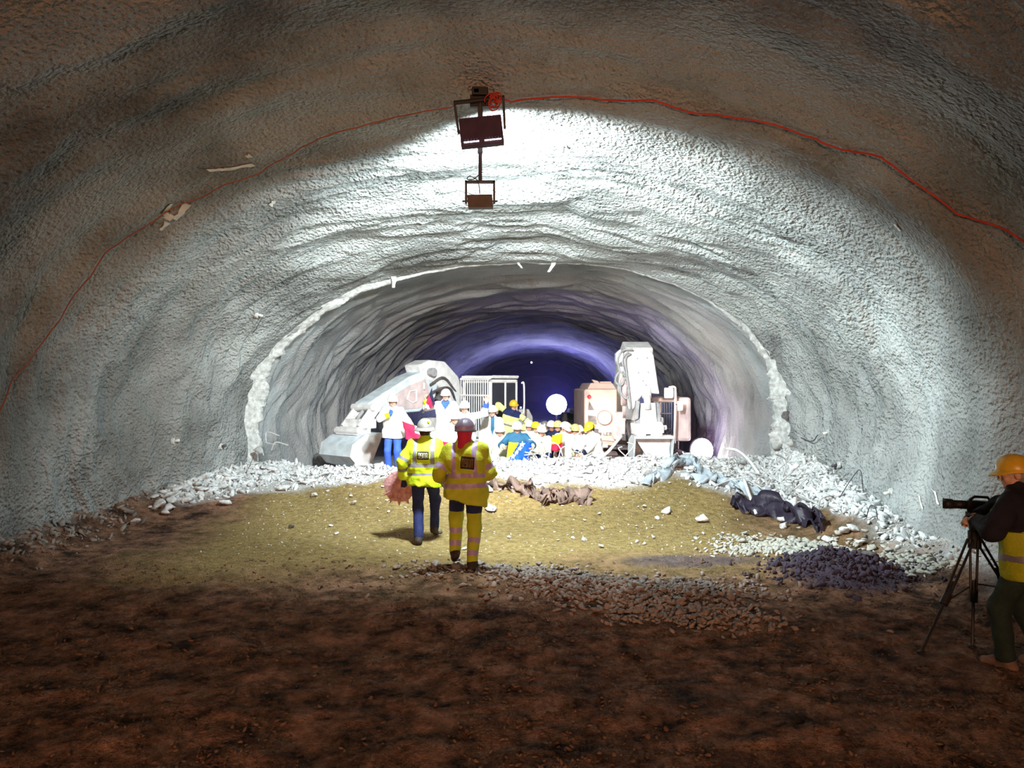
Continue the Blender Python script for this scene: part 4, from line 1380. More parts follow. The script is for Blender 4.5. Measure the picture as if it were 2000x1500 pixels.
# rock bolts in the lining
for (px, py, rot, lb) in ((424, 872, .6, 'rock bolt collar on the left wall nearest the opening'), (340, 862, .2, 'white rock bolt end on the left wall further from the opening'),
                          (508, 617, .2, 'rock bolt with a dangling wire on the left wall high beside the opening'), (1635, 908, .9, 'rock bolt on the right wall nearest the opening'),
                          (1747, 962, .5, 'pale rock bolt on the right wall further from the opening'), (1614, 845, .4, 'dimpled bolt plate on the right wall beside the pale slab'),
                          (1104, 263, .3, 'dark bolt stub in the bright crown right of the floodlight')):
    p, (u, d) = tunnel_pt(px, py, .0)
    c = on_wall(u, d, .10); b = empty('rock_bolt', p); tag(b, lb, 'rock bolt')
    nrm = (c - p).normalized(); sid = nrm.cross(Vector((0, 1, 0))).normalized()
    MB(p).tube([p - nrm * .03, p + nrm * .012], [.075, .065], 10).build('plate', M['broken'], b)
    MB(p).tube([p, c + sid * .02], .026, 10).build('bolt_end', M['paint' if 'white' in lb or 'pale' in lb or 'wire' in lb else 'darkgrey'], b, True)
    if 'wire' in lb: MB(p).tube([c, c + Vector((-.12, -.02, -.25)), c + Vector((-.2, -.03, -.34))], .006, 6).build('wire', M['black'], b)
# white paint marks on the lining
def paintmark(strokes, lb, wd=.05):
    vs, fs = [], []
    for st in strokes:
        uv = [tunnel_pt(x, y)[1] for x, y in st]
        b0 = len(vs); k = 0
        for (u0, d0), (u1, d1) in zip(uv[:-1], uv[1:]):
            for i in range(7):
                t_ = i / 6; u, d = u0 + (u1 - u0) * t_, d0 + (d1 - d0) * t_
                ww = wd * (1 + .5 * float(vnoise(i * .9, len(vs) * .13, 2.)))
                p1 = on_wall(u, d - ww, .02); p2 = on_wall(u, d + ww, .02)
                vs += [p1, p2]
        n_ = (len(vs) - b0) // 2
        fs += [(b0 + 2 * i, b0 + 2 * i + 1, b0 + 2 * i + 3, b0 + 2 * i + 2) for i in range(n_ - 1)]
    o = mk('paint_mark', vs, fs, M['paint'])
    m = o.modifiers.new('thickness', 'SOLIDIFY'); m.thickness = .006
    tag(o, lb, 'mark')


paintmark([[(408, 335), (440, 330), (492, 319)], [(478, 303), (486, 300)]], 'long white smear on the left vault above the red brown cable', .035)
paintmark([[(331, 428), (342, 404)], [(330, 432), (345, 425)], [(318, 453), (332, 438)], [(345, 432), (372, 403)]], 'cluster of short white smears on the left vault below the cable', .05)
paintmark([[(528, 402), (536, 392)]], 'small white smear on the vault left of the lower floodlight', .05)
paintmark([[(1826, 953), (1840, 960), (1848, 985)]], 'white angled scratch on the right wall left of the cameraman', .02)
paintmark([[(1800, 968), (1806, 994)]], 'white straight scratch on the right wall beside the angled one', .016)
paintmark([[(1747, 438), (1757, 452)]], 'small pale spot on the right vault under the red cable', .03)


def cable(name, px, r, mt, lb, start=None, inset=.035, dd=0.0):
    pts = []
    for x, y in px:
        p, (u, d) = tunnel_pt(x, y, inset); pts.append((u, d))
    path = [Vector(start)] if start is not None else []
    for (u0, d0), (u1, d1) in zip(pts[:-1], pts[1:]):
        for i in range(8):
            t_ = i / 8
            path.append(on_wall(u0 + (u1 - u0) * t_, d0 + (d1 - d0) * t_, inset))
    path.append(on_wall(*pts[-1], inset))
    mb = MB(); mb.tube(path, r, 7)
    return tag(mb.build(name, M[mt], None, True), lb, 'cable')


cable('cable', [(1000, 180), (1080, 176), (1180, 184), (1275, 188), (1350, 210), (1485, 238), (1560, 268), (1640, 297), (1712, 315), (1770, 355), (1860, 425), (2000, 500), (2090, 550)], .0115, 'redcable', 'red double cable running along the vault to the right of the floodlight', P(950, 181, 9.3))
cable('cable', [(1000, 184), (1080, 181), (1180, 188), (1275, 193), (1350, 214), (1485, 243), (1560, 274), (1640, 302), (1712, 318), (1770, 361), (1860, 430), (2000, 506)], .010, 'whitecable', 'thin dark-edged pale wire running just below the red cable', P(950, 184, 9.3)) if False else None
cable('cable', [(880, 190), (820, 200), (740, 222), (620, 262), (560, 297), (500, 335), (440, 358), (400, 385), (350, 410), (270, 460), (205, 490), (170, 540), (100, 630), (40, 710), (-30, 800)], .009, 'rustcable', 'rust red cable running along the vault to the left of the floodlight', P(932, 170, 9.3))

# ------------------------------------------------------------------ floodlights
PL = P(938, 165, 9.3)
pole = empty('light_pole', PL); tag(pole, 'dark steel pole hanging from the crown and carrying two floodlights', 'light pole')
top = on_wall(-.0, 9.3, -.05)
zt = top.z
MB(PL).tube([(PL.x, 9.3, zt), (PL.x, 9.3, P(0, 300, 9.3).z)], .032, 12).tube([(PL.x, 9.3, P(0, 300, 9.3).z), (PL.x, 9.3, P(0, 354, 9.3).z)], .024, 12).build('tube', M['darkgrey'], pole)
MB(PL).box((PL.x - .10, 9.2, zt - .10), (PL.x + .10, 9.4, zt + .02)).build('ceiling_plate', M['black'], pole, bevel=.01)
MB(PL).bpx(918, 185, 958, 208, 9.27, .06).build('clamp', M['black'], pole)
MB(PL).bpx(925, 172, 936, 181, 9.2, .07).build('junction_box', M['whitecable'], pole, bevel=.006)
# upper floodlight
fl_c = P(940, 256, 9.18)
u_ = empty('floodlight', P(938, 195, 9.25)); o_ = Vector(u_.location); tag(u_, 'large floodlight with dark finned back, upper of two on the ceiling pole', 'floodlight')
MB(o_).tube([P(886, 201, 9.22), P(985, 190, 9.28)], .028, 8).build('crossbar', M['black'], u_)
for a, b in (((888, 202), (896, 262)), ((983, 191), (986, 252))):
    MB(o_).tube([P(*a, 9.24), P(*b, 9.22)], .016, 8).build('bracket_arm', M['darkgrey'], u_)
# tilted housing: local box with fins
th = math.radians(6); R_ = Matrix.Translation(fl_c) @ Matrix.Rotation(th, 4, 'Y').inverted() @ Matrix.Rotation(math.radians(-16), 4, 'X')
R_ = Matrix.Translation(fl_c) @ Matrix.Rotation(-th, 4, 'Y') @ Matrix.Rotation(math.radians(-16), 4, 'X')
mb = MB(o_); mb.box((-.265, -.035, -.21), (.265, .05, .19), 0, R_)
hb = mb.build('housing', M['housing'], u_, bevel=.012)
mb = MB(o_)
for k in range(14): mb.box((-.25 + k * .0375, -.065, -.14), (-.244 + k * .0375, -.035, .17), 0, R_)
mb.build('cooling_fins', M['housing'], hb)
mb = MB(o_)
for a, b in ((-.225, -.16), (-.15, -.09), (-.08, -.04), (.03, .08), (.09, .16), (.17, .235)): mb.box((a, -.042, -.168), (b, -.030, -.155), 0, R_)
mb.build('led_slits', M['led'], hb)
MB(o_).box((-.25, .05, -.19), (.25, .056, .17), 0, R_).build('led_panel', M['ledpanel'], hb)
# lower floodlight
l_ = empty('floodlight', P(937, 355, 9.3)); o_ = Vector(l_.location); tag(l_, 'small grey floodlight in a square bracket, lower of two on the ceiling pole', 'floodlight')
mb = MB(o_); mb.bpx(908, 352, 967, 357, 9.28, .05); mb.bpx(908, 352, 912, 397, 9.28, .05); mb.bpx(963, 352, 967, 397, 9.28, .05); mb.cyl(P(903, 393, 9.3), P(972, 393, 9.3), .012, 8)
mb.build('bracket', M['darkgrey'], l_)
M['lampback'] = mat('brown_grey_lamp_back', (.115, .09, .085), .6, .15, 8)
hb = MB(o_).ppx([(912, 380), (961, 379), (963, 404), (914, 405)], 9.26, .14).build('housing', M['lampback'], l_, bevel=.008)
MB(o_).ppx([(914, 383), (959, 382), (961, 401), (916, 402)], 9.40, .008).build('led_panel', M['ledpanel'], hb)
MB(o_).tube(bez([P(936, 340, 9.27), P(925, 350, 9.27), P(912, 350, 9.26), P(918, 344, 9.26), P(932, 352, 9.27), P(936, 365, 9.27), P(937, 379, 9.28)]), .006, 6).build('lead', M['black'], l_)
# coil of red cable
mb = MB()
for k in range(8):
    c = P(962 + RND.uniform(-10, 9), 197 + RND.uniform(-10, 12), 9.13 + .012 * k); r_ = RND.uniform(.05, .13)
    a0 = RND.uniform(0, 6); ax_ = RND.uniform(.6, 1)
    mb.tube([c + Vector((math.cos(w) * r_ * ax_, .02 * math.sin(2 * w + k), math.sin(w) * r_)) for w in np.linspace(a0, a0 + RND.uniform(4, 6.2), 22)], .0075, 6)
tag(mb.build('cable_coil', M['redcable'], None, True), 'tangled coil of red cable hanging on the floodlight pole', 'cable')

# ------------------------------------------------------------------ lamps on the floor and far away
fp = P(1371, 880, 22.0); fl_ = empty('work_lamp', (fp.x, fp.y, gz(fp.x, fp.y))); tag(fl_, 'glowing white work lamp standing low by the right tunnel wall', 'work lamp')
o_ = Vector(fl_.location)
MB(o_).ball(fp, (.33, .10, .36), 20).build('lit_face', M['lamp'], fl_, True)
MB(o_).ball(fp + Vector((0, .12, 0)), (.36, .12, .39), 20).build('housing', M['darkgrey'], fl_, True)
mb = MB(o_)
for sx in (-.3, .3): mb.tube([(fp.x + sx, 22.15, o_.z + .0), (fp.x + sx * .6, 22.15, o_.z + .8)], .025, 6)
mb.build('stand', M['darkgrey'], fl_)
fp = P(1087, 790, 45); gb = empty('glare_lamp', (fp.x, fp.y, gz(fp.x, fp.y))); tag(gb, 'vehicle light, glare built as a round white globe, far down the dark tunnel', 'lamp')
o_ = Vector(gb.location)
MB(o_).ball(fp, .62, 24).build('glare_globe', M['lampfar'], gb, True)  # oversized globe standing in for the bloom of a distant vehicle light
MB(o_).cyl(o_, fp - Vector((0, 0, .7)), .06, 10).build('added_mast', M['black'], gb)
for (px, py, d, lb) in ((1038, 708, 44, 'tiny white light point near the crown of the dark far tunnel'), (1017, 796, 45, 'tiny white light point on the far left tunnel wall')):
    o = MB().ball(P(px, py, d), .05, 8).build('signal_light', M['lampfar']); tag(o, lb, 'light')


# ------------------------------------------------------------------ crawler track helper (local or world axes)
def crawler(parent, off_, x0, x1, y0, y1, z0, z1, name='track'):
    r_ = (z1 - z0) / 2; mb = MB(off_); pr = []
    for k in range(9):
        w = math.pi / 2 + math.pi * k / 8; pr.append((y0 + r_ + r_ * math.cos(w), z0 + r_ + r_ * math.sin(w)))
    for k in range(9):
        w = -math.pi / 2 + math.pi * k / 8; pr.append((y1 - r_ + r_ * math.cos(w), z0 + r_ + r_ * math.sin(w)))
    mb.prism([(x0, a, b) for a, b in pr], (x1 - x0, 0, 0))
    n_ = len(pr)
    dense = []
    for i in range(n_):
        a, b = Vector((0, *pr[i])), Vector((0, *pr[(i + 1) % n_])); m_ = max(1, int((b - a).length / .17))
        for j in range(m_): dense.append((a + (b - a) * (j / m_), (b - a).normalized()))
    for p, t_ in dense[::1]:
        n__ = Vector((0, t_.z, -t_.y)) * -1
        c = Vector(((x0 + x1) / 2, p.y, p.z)); hw = (x1 - x0) / 2 + .02
        e1, e2 = t_ * .05, n__ * .035
        q = [c - e1 - e2, c + e1 - e2, c + e1 + e2, c - e1 + e2]
        mb.prism([v_ + Vector((-hw, 0, 0)) for v_ in q], (2 * hw, 0, 0))
    tr = mb.build(name, M['track'], parent)
    mb = MB(off_)
    for k in range(5):
        yy = y0 + r_ + (y1 - y0 - 2 * r_) * k / 4
        mb.cyl((x0 - .03, yy, z0 + r_ * .8), (x1 + .03, yy, z0 + r_ * .8), r_ * .55, 14)
    mb.build('rollers', M['darkmech'], tr)


# ------------------------------------------------------------------ right excavator, seen head on
ex = empty('excavator', (3.35, 21.2, -.47)); E = Vector(ex.location)
tag(ex, 'dust covered excavator facing the camera with arm folded down, right of the crowd', 'excavator')
crawler(ex, E, 2.15, 2.85, 19.9, 23.8, -.47, .45); crawler(ex, E, 4.1, 4.75, 19.9, 23.8, -.47, .45)
MB(E).box((2.8, 20.6, -.1), (4.15, 23.0, .35)).cyl((3.4, 21.8, .3), (3.4, 21.8, .62), .62, 24).build('undercarriage', M['track'], ex)
mb = MB(E).box((2.05, 20.7, .52), (4.65, 24.4, .78)).bpx(1205, 868, 1250, 873, 20.4, .3).bpx(1207, 874, 1243, 879, 20.2, .3); mb.build('deck', M['darkmech'], ex, bevel=.02)
ec = MB(E).ppx([(1141, 763), (1144, 760), (1205, 760), (1205, 872), (1141, 866)], 20.6, 3.4).build('engine_cover', M['machine_o'], ex, bevel=.05)
MB(E).ppx([(1147, 760), (1154, 748), (1196, 748), (1204, 760)], 20.75, 2.6).ppx([(1156, 741), (1168, 744), (1175, 752), (1163, 752)], 20.9, .3).ppx([(1172, 745), (1194, 745), (1194, 749), (1172, 749)], 20.9, .5).build('air_cleaner', M['machine_o'], ec, bevel=.02)
for ps in ([(1151, 784), (1161, 801), (1149, 801)], [(1149, 811), (1164, 813), (1166, 829), (1149, 829)], [(1149, 835), (1169, 838), (1169, 850), (1149, 850)]):
    MB(E).ppx(ps, 20.585, .05).build('vent', M['darkmech'], ec)
MB(E).ball(P(1151, 775, 20.55), .06, 10).build('marker_light', M['redlens'], ec, True)
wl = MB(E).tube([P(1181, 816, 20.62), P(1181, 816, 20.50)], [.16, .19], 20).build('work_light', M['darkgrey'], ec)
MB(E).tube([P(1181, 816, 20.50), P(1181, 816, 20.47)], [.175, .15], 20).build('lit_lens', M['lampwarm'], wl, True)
mb = MB(E).bpx(1169, 845, 1175, 850, 20.58, .03).bpx(1179, 845, 1180, 850, 20.58, .02).bpx(1179, 849.4, 1183, 850, 20.58, .02).bpx(1184, 845, 1188, 846, 20.58, .02).bpx(1184, 849.3, 1188, 850, 20.58, .02).bpx(1184, 845, 1185, 850, 20.58, .02)
mb.bpx(1190, 845, 1194, 846, 20.58, .02).bpx(1190, 849.3, 1194, 850, 20.58, .02).bpx(1190, 845, 1191, 850, 20.58, .02).bpx(1193.2, 845, 1194, 850, 20.58, .02)
mb.build('lettering', M['darkmech'], ec)
MB(E).ppx([(1143, 855), (1204, 860), (1204, 862), (1143, 857)], 20.57, .04).build('cover_rim', M['machine_p'], ec)
MB(E).bpx(1177, 868, 1187, 874, 20.4, .05).build('number_plate', M['white_cloth'], ex)
# boom behind and stick hanging in front
mb = MB(E).prism([(2.98, y, z) for y, z in ((22.7, .75), (23.1, 1.2), (21.0, 3.15), (20.1, 3.50), (19.45, 3.30), (19.5, 2.75), (20.3, 2.75), (21.4, 1.9))], (.72, 0, 0))
mb.cyl((2.86, 22.75, 1.0), (3.82, 22.75, 1.0), .18, 14); mb.build('boom', M['machine'], ex, bevel=.04)
st = MB(E).ppx([(1216, 694), (1222, 683), (1232, 681), (1236, 678), (1240, 681), (1270, 682), (1277, 694), (1288, 770), (1270, 767), (1254, 773), (1246, 782), (1236, 802), (1228, 772), (1224, 745)], 19.1, .62).build('stick', M['machine'], ex, bevel=.035)
MB(E).ppx([(1242, 696), (1266, 695), (1269, 731), (1245, 732)], 19.085, .03).build('inspection_plate', M['machine'], st, bevel=.01)
mb = MB(E)
for px, py in ((1245, 700), (1264, 699), (1247, 728), (1266, 727), (1262, 752), (1256, 744), (1258, 760)): mb.tube([P(px, py, 19.09), P(px, py, 19.06)], .022, 8)
mb.build('bolts', M['hose'], st)
mb = MB(E).tube([P(1262, 766, 19.0), P(1266, 800, 18.95)], .085, 14).tube([P(1262, 745, 19.3), P(1263, 776, 19.0)], .12, 14); mb.build('bucket_cylinder', M['machine'], ex, True)
lk = MB(E).ppx([(1252, 788), (1281, 787), (1284, 828), (1250, 830)], 18.95, .30).build('link', M['machine'], ex, bevel=.03)
mb = MB(E).ppx([(1243, 782), (1250, 784), (1247, 818), (1239, 822)], 18.9, .45).ppx([(1283, 785), (1289, 790), (1291, 825), (1285, 828)], 18.9, .45).tube([P(1239, 822, 19.05), P(1295, 822, 19.05)], .09, 12); mb.build('link_plate', M['hose'], lk, bevel=.015)
mb = MB(E).ppx([(1238, 828), (1292, 824), (1297, 832), (1297, 846), (1240, 850)], 18.75, .55).ppx([(1244, 846), (1262, 846), (1262, 856), (1244, 856)], 18.7, .5).ppx([(1272, 844), (1294, 843), (1294, 856), (1272, 856)], 18.7, .5)
mb.cyl(P(1236, 838, 18.95), P(1302, 835, 18.95), .06, 12); mb.build('coupler', M['machine'], ex, bevel=.02)
# bucket: curved shell, cheeks, teeth
bx0, bx1 = P(1236, 0, 18.8).x, P(1310, 0, 18.8).x
zt_ = P(0, 852, 18.8).z
prof = [(18.45, 0), (18.95, .02), (19.35, -.12), (19.5, -.38), (19.38, -.62), (19.05, -.74), (18.75, -.70)]
inner = [(18.75, -.66), (19.03, -.69), (19.33, -.58), (19.44, -.38), (19.31, -.15), (18.95, -.03), (18.45, -.04)]
bk = MB(E).prism([(bx0, y, zt_ + z) for y, z in prof + inner], (bx1 - bx0, 0, 0)).build('bucket', M['machine'], ex)
MB(E).ppx([(1237, 853), (1311, 853), (1308, 878), (1311, 905), (1252, 905), (1262, 890), (1248, 868)], 18.70, .06).build('bucket_plate', M['machine'], bk, bevel=.015)
for x in (bx0 - .02, bx1 - .02): MB(E).prism([(x, y, zt_ + z) for y, z in [(18.45, 0.02)] + prof[1:]], (.045, 0, 0)).build('cheek', M['machine_b'], bk)
for k in range(5):
    x = bx0 + .06 + (bx1 - bx0 - .2) * k / 4
    MB(E).prism([(x, 18.80, zt_ - .76), (x, 18.80, zt_ - .66), (x, 18.55, zt_ - .78)], (.09, 0, 0)).build('tooth', M['steel'], bk)
# cylinders, hoses, guard on the left of the stick
mb = MB(E).tube([P(1218, 748, 19.2), P(1219, 790, 19.4)], .085, 14).tube([P(1219, 790, 19.4), P(1219, 815, 19.6)], .05, 12).ball(P(1219, 745, 19.2), .11, 12); mb.build('arm_cylinder', M['machine_p'], ex, True)
mb = MB(E)
for k, pth in enumerate(([(1236, 683), (1218, 684), (1207, 700), (1210, 722), (1222, 735)], [(1232, 690), (1222, 700), (1224, 730), (1228, 760), (1232, 800)], [(1228, 688), (1216, 700), (1219, 725), (1226, 748)],
                          [(1226, 725), (1208, 728), (1202, 745), (1214, 752), (1222, 735)], [(1213, 750), (1212, 765), (1222, 778), (1229, 772)], [(1238, 700), (1230, 712), (1232, 735), (1226, 760)])):
    mb.tube(bez([P(x, y, 18.98 + .03 * k) for x, y in pth]), .026, 8)
mb.build('hoses', M['hose'], ex, True)
MB(E).ppx([(1203, 690), (1212, 682), (1218, 690), (1216, 706), (1206, 712), (1203, 704)], 19.0, .25).ppx([(1209, 716), (1218, 716), (1218, 726), (1209, 726)], 19.0, .25).build('hose_clamp', M['machine'], ex, bevel=.02)
MB(E).ppx([(1202, 806), (1219, 805), (1222, 815), (1221, 856), (1202, 860)], 20.0, .5).build('step_box', M['machine_p'], ex, bevel=.03)
mb = MB(E).bpx(1216, 848, 1222, 860, 19.9, .2).bpx(1226, 820, 1234, 845, 20.2, .3).bpx(1228, 845, 1236, 862, 20.2, .3).tube([P(1223, 822, 20.1), P(1232, 868, 20.1)], .04, 8); mb.build('mechanism', M['darkmech'], ex)
# cab
cx0, cx1 = P(1287, 0, 20.3).x, P(1312, 0, 20.3).x + .55
z0c, z1c = .78, P(0, 776, 20.3).z
cb_ = MB(E).box((cx0, 20.35, z0c), (cx1, 22.2, z1c)).build('cab', M['machine_p'], ex, bevel=.08)
MB(E).box((cx0 + .07, 20.32, z0c + .2), (cx0 + .44, 20.36, z1c - .12)).build('windscreen', M['blueglass'], cb_)
MB(E).box((cx0 - .015, 20.6, z0c + .8), (cx0 + .02, 21.9, z1c - .15)).build('side_window', M['glass'], cb_)
gdx0, gdx1 = P(1288, 0, 20.1).x, P(1312, 0, 20.1).x
mb = MB(E); zg = [P(0, y, 20.1).z for y in (785, 808, 838, 862)]
for z in zg[:3]: mb.tube([(gdx0, 20.12, z), (gdx1, 20.12, z)], .02, 8)
for k in range(6):
    x = gdx0 + (gdx1 - gdx0) * k / 5; mb.tube([(x, 20.12, zg[0]), (x, 20.12, zg[3])], .018 if k in (0, 5) else .012, 6)
mb.tube([(gdx0, 20.12, zg[3]), (gdx1, 20.12, zg[2])], .016, 6); mb.build('guard_bars', M['darkgrey'], cb_)
hl_ = MB(E).ppx([(1297, 757), (1318, 757), (1318, 778), (1297, 778)], 20.05, .12).build('roof_light', M['darkgrey'], cb_, bevel=.03)
MB(E).ppx([(1298, 758), (1314, 758), (1314, 777), (1298, 777)], 20.0, .05).build('lit_lens', M['lampwarm'], hl_, bevel=.02)
MB(E).tube(bez([P(1306, 757, 20.1), P(1317, 756, 20.1), P(1319, 765, 20.1), P(1319, 800, 20.1), P(1317, 866, 20.1)], 40), .035, 8).build('grab_rail', M['machine_p'], cb_, True)
mr = MB(E).ppx([(1323, 784), (1335, 783), (1334, 802), (1324, 803)], 20.0, .06).build('mirror', M['machine'], cb_, bevel=.02)
MB(E).tube([P(1319, 790, 20.08), P(1324, 790, 20.04)], .016, 6).build('mirror_arm', M['black'], mr)

# ------------------------------------------------------------------ left excavator, turned towards the left
el = empty('excavator', (-1.05, 22.9, -.47), math.radians(-40))
tag(el, 'dust covered excavator with its arm reaching down to the left, behind the flags', 'excavator')
crawler(el, (0, 0, 0), -1.4, -.8, -2.0, 2.0, 0, .92); crawler(el, (0, 0, 0), .8, 1.4, -2.0, 2.0, 0, .92)
MB().box((-.8, -1.2, .3), (.8, 1.2, .75)).cyl((0, 0, .7), (0, 0, 1.0), .6, 24).build('undercarriage', M['track'], el)
hs = MB().box((-1.35, -1.2, .95), (1.35, 1.3, 1.2)).prism([(-1.35, y, z) for y, z in ((.1, 1.2), (.1, 1.9), (.4, 2.05), (1.1, 2.05), (1.3, 1.8), (1.3, 1.2))], (2.5, 0, 0)).box((-1.35, -1.2, 1.2), (-.5, .2, 1.8)).build('engine_cover', M['machine'], el, bevel=.05)
MB().box((-1.0, .6, 2.0), (-.7, .9, 2.3)).cyl((-.3, .7, 2.0), (-.3, .7, 2.5), .07, 10).build('exhaust', M['darkmech'], hs)
cbx = (.72, 1.78, -1.42, -.22, 1.15, 2.95)
mb = MB(); x0, x1, y0, y1, z0, z1 = cbx
for x in (x0, x1 - .09):
    for y in (y0, y1 - .09): mb.box((x, y, z0), (x + .09, y + .09, z1))
for z in (z0, z1 - .1): mb.box((x0, y0, z), (x1, y1, z + .1))
mb.box((x0, y0, z0), (x1, y0 + .07, z0 + .35)); mb.box((x0, y0, z0), (x0 + .07, y1, z0 + .5)); mb.box((x1 - .06, y0, z0), (x1, y1, z0 + .45)); mb.box((x0, y1 - .06, z0), (x1, y1, z0 + .8))
mb.box((x1 - .06, y0 + .62, z0), (x1, y0 + .70, z1))
cc = mb.build('cab', M['machine'], el, bevel=.03)
MB().box((x0 + .05, y0 + .03, z0 + .3), (x1 - .05, y0 + .05, z1 - .08)).box((x1 - .04, y0 + .08, z0 + .4), (x1 - .02, y1 - .08, z1 - .1)).box((x0 + .02, y0 + .08, z0 + .5), (x0 + .04, y1 - .08, z1 - .1)).build('cab_glass', M['glass'], cc)
mb = MB()
for k in range(13): mb.tube([(x0 + .02 + k * (x1 - x0 - .04) / 12, y0 - .10, z0 + .2), (x0 + .02 + k * (x1 - x0 - .04) / 12, y0 - .10, z1 + .02)], .016, 6)
for z in (z0 + .2, z0 + .8, z0 + 1.35, z1 - .0): mb.tube([(x0, y0 - .10, z), (x1, y0 - .10, z)], .026, 6)
for x in (x0, x1): mb.tube([(x, y0 - .10, z1), (x, y0 + .1, z1 + .08), (x, y1, z1 + .08)], .035, 8)
mb.box((x0, y0 - .05, z1 + .03), (x1, y1, z1 + .10))
mb.build('guard_grille', M['machine'], cc)
MB().tube(bez([(x1 + .03, y1 + .12, z1 - .1), (x1 + .06, y1 + .2, z1 - .15), (x1 + .06, y1 + .2, z1 - .9), (x1 + .03, y1 + .1, z1 - 1.0)]), .028, 8).build('grab_rail', M['machine'], cc, True)
MB().box((x0 + .25, y0 + .65, z0 + .3), (x1 - .25, y0 + 1.0, z0 + 1.3)).build('driver_seat', M['machine_p'], cc, bevel=.06)
# boom, stick, cylinders
bm_ = MB().prism([(-.33, y, z) for y, z in ((-.7, 1.2), (-.35, 1.6), (-1.2, 3.05), (-1.75, 3.47), (-2.35, 3.50), (-2.75, 3.35), (-2.6, 2.95), (-2.1, 2.85), (-1.6, 2.4))], (.66, 0, 0)).build('boom', M['machine'], el, bevel=.05)
MB().tube([(-.5, -2.35, 3.15), (.5, -2.35, 3.15)], .12, 14).build('boom_pin', M['hose'], bm_)
sk_ = MB().prism([(-.30, y, z) for y, z in ((-1.9, 3.15), (-2.6, 3.18), (-3.1, 3.02), (-4.5, 2.33), (-4.5, 2.12), (-3.9, 2.02), (-2.7, 2.05), (-2.1, 2.45))], (.60, 0, 0)).build('stick', M['machine_b'], el, bevel=.04)
mb = MB().prism([(.30, y, z) for y, z in ((-2.5, 2.95), (-3.1, 2.78), (-3.9, 2.40), (-3.75, 2.12), (-2.7, 2.15), (-2.35, 2.5))], (.02, 0, 0)); mb.build('side_plate', M['machine_p'], sk_)
mb = MB()
for y, z in ((-3.0, 2.45), (-3.0, 2.25), (-3.35, 2.25), (-3.35, 2.45)): pass
mb.tube([(.325, -2.85, 2.65), (.325, -3.1, 2.62), (.325, -3.2, 2.4), (.325, -3.0, 2.3), (.325, -2.85, 2.35), (.325, -2.85, 2.65)], .025, 6); mb.tube([(.32, -2.55, 2.85), (.37, -2.62, 2.85), (.37, -2.62, 2.68), (.32, -2.55, 2.66)], .03, 6); mb.build('rim', M['machine'], sk_)
mb = MB().tube([(.12, -.9, 1.5), (.12, -1.9, 2.5)], .11, 14).tube([(-.12, -.9, 1.5), (-.12, -1.9, 2.5)], .11, 14).tube([(.12, -1.9, 2.5), (.12, -2.1, 2.9)], .06, 12); mb.build('boom_cylinder', M['darkmech'], el, True)
mb = MB().tube(bez([(.25, -1.2, 2.2), (.45, -1.7, 2.7), (.42, -2.3, 2.6), (.36, -2.6, 2.3)]), .035, 8).tube(bez([(.3, -1.3, 2.6), (.42, -1.9, 3.0), (.40, -2.4, 2.8)]), .035, 8).tube(bez([(.36, -1.9, 2.2), (.44, -2.3, 2.4), (.40, -2.7, 2.0)]), .03, 8); mb.build('hoses', M['darkmech'], el, True)
mb = MB((0, -.45, -.16)).tube([(-.25, -4.5, 2.1), (-.25, -5.2, 1.55)], .07, 10).tube([(.25, -4.5, 2.1), (.25, -5.2, 1.55)], .07, 10).prism([(-.36, y, z) for y, z in ((-4.6, 2.0), (-4.9, 2.1), (-5.35, 1.6), (-5.1, 1.45))], (.06, 0, 0)).prism([(.30, y, z) for y, z in ((-4.6, 2.0), (-4.9, 2.1), (-5.35, 1.6), (-5.1, 1.45))], (.06, 0, 0)).cyl((-.42, -4.9, 2.05), (.42, -4.9, 2.05), .09, 12).cyl((-.45, -5.2, 1.55), (.45, -5.2, 1.55), .10, 12).box((-.3, -5.25, 1.5), (.3, -4.7, 1.75))
mb.build('linkage', M['machine'], el, bevel=.01)
mb = MB((0, -.45, -.16)).tube([(0, -4.0, 2.35), (0, -4.7, 2.15)], .09, 12).tube([(0, -4.7, 2.15), (0, -5.1, 1.75)], .05, 10); mb.build('bucket_cylinder', M['hose'], el, True)
MB((0, -.45, -.16)).box((-.45, -5.45, 1.35), (.45, -5.0, 1.55)).cyl((-.5, -5.4, 1.45), (.5, -5.4, 1.45), .08, 12).build('coupler', M['machine'], el, bevel=.02)
prof = [(-4.75, 1.40), (-5.35, 1.38), (-5.75, 1.15), (-5.82, .85), (-5.6, .62), (-5.2, .50)]
inn = [(-5.22, .55), (-5.57, .68), (-5.76, .87), (-5.70, 1.12), (-5.33, 1.33), (-4.75, 1.36)]
bk = MB((0, -.45, -.16)).prism([(-.62, y, z) for y, z in prof + inn], (1.24, 0, 0)).build('bucket', M['machine_b'], el)
for x in (-.64, .60): MB((0, -.45, -.16)).prism([(x, y, z) for y, z in prof], (.04, 0, 0)).build('cheek', M['machine'], bk)
for k in range(5):
    x = -.56 + 1.03 * k / 4; MB((0, -.45, -.16)).prism([(x, -5.3, .55), (x, -5.2, .46), (x, -4.95, .40)], (.09, 0, 0)).build('tooth', M['machine'], bk)

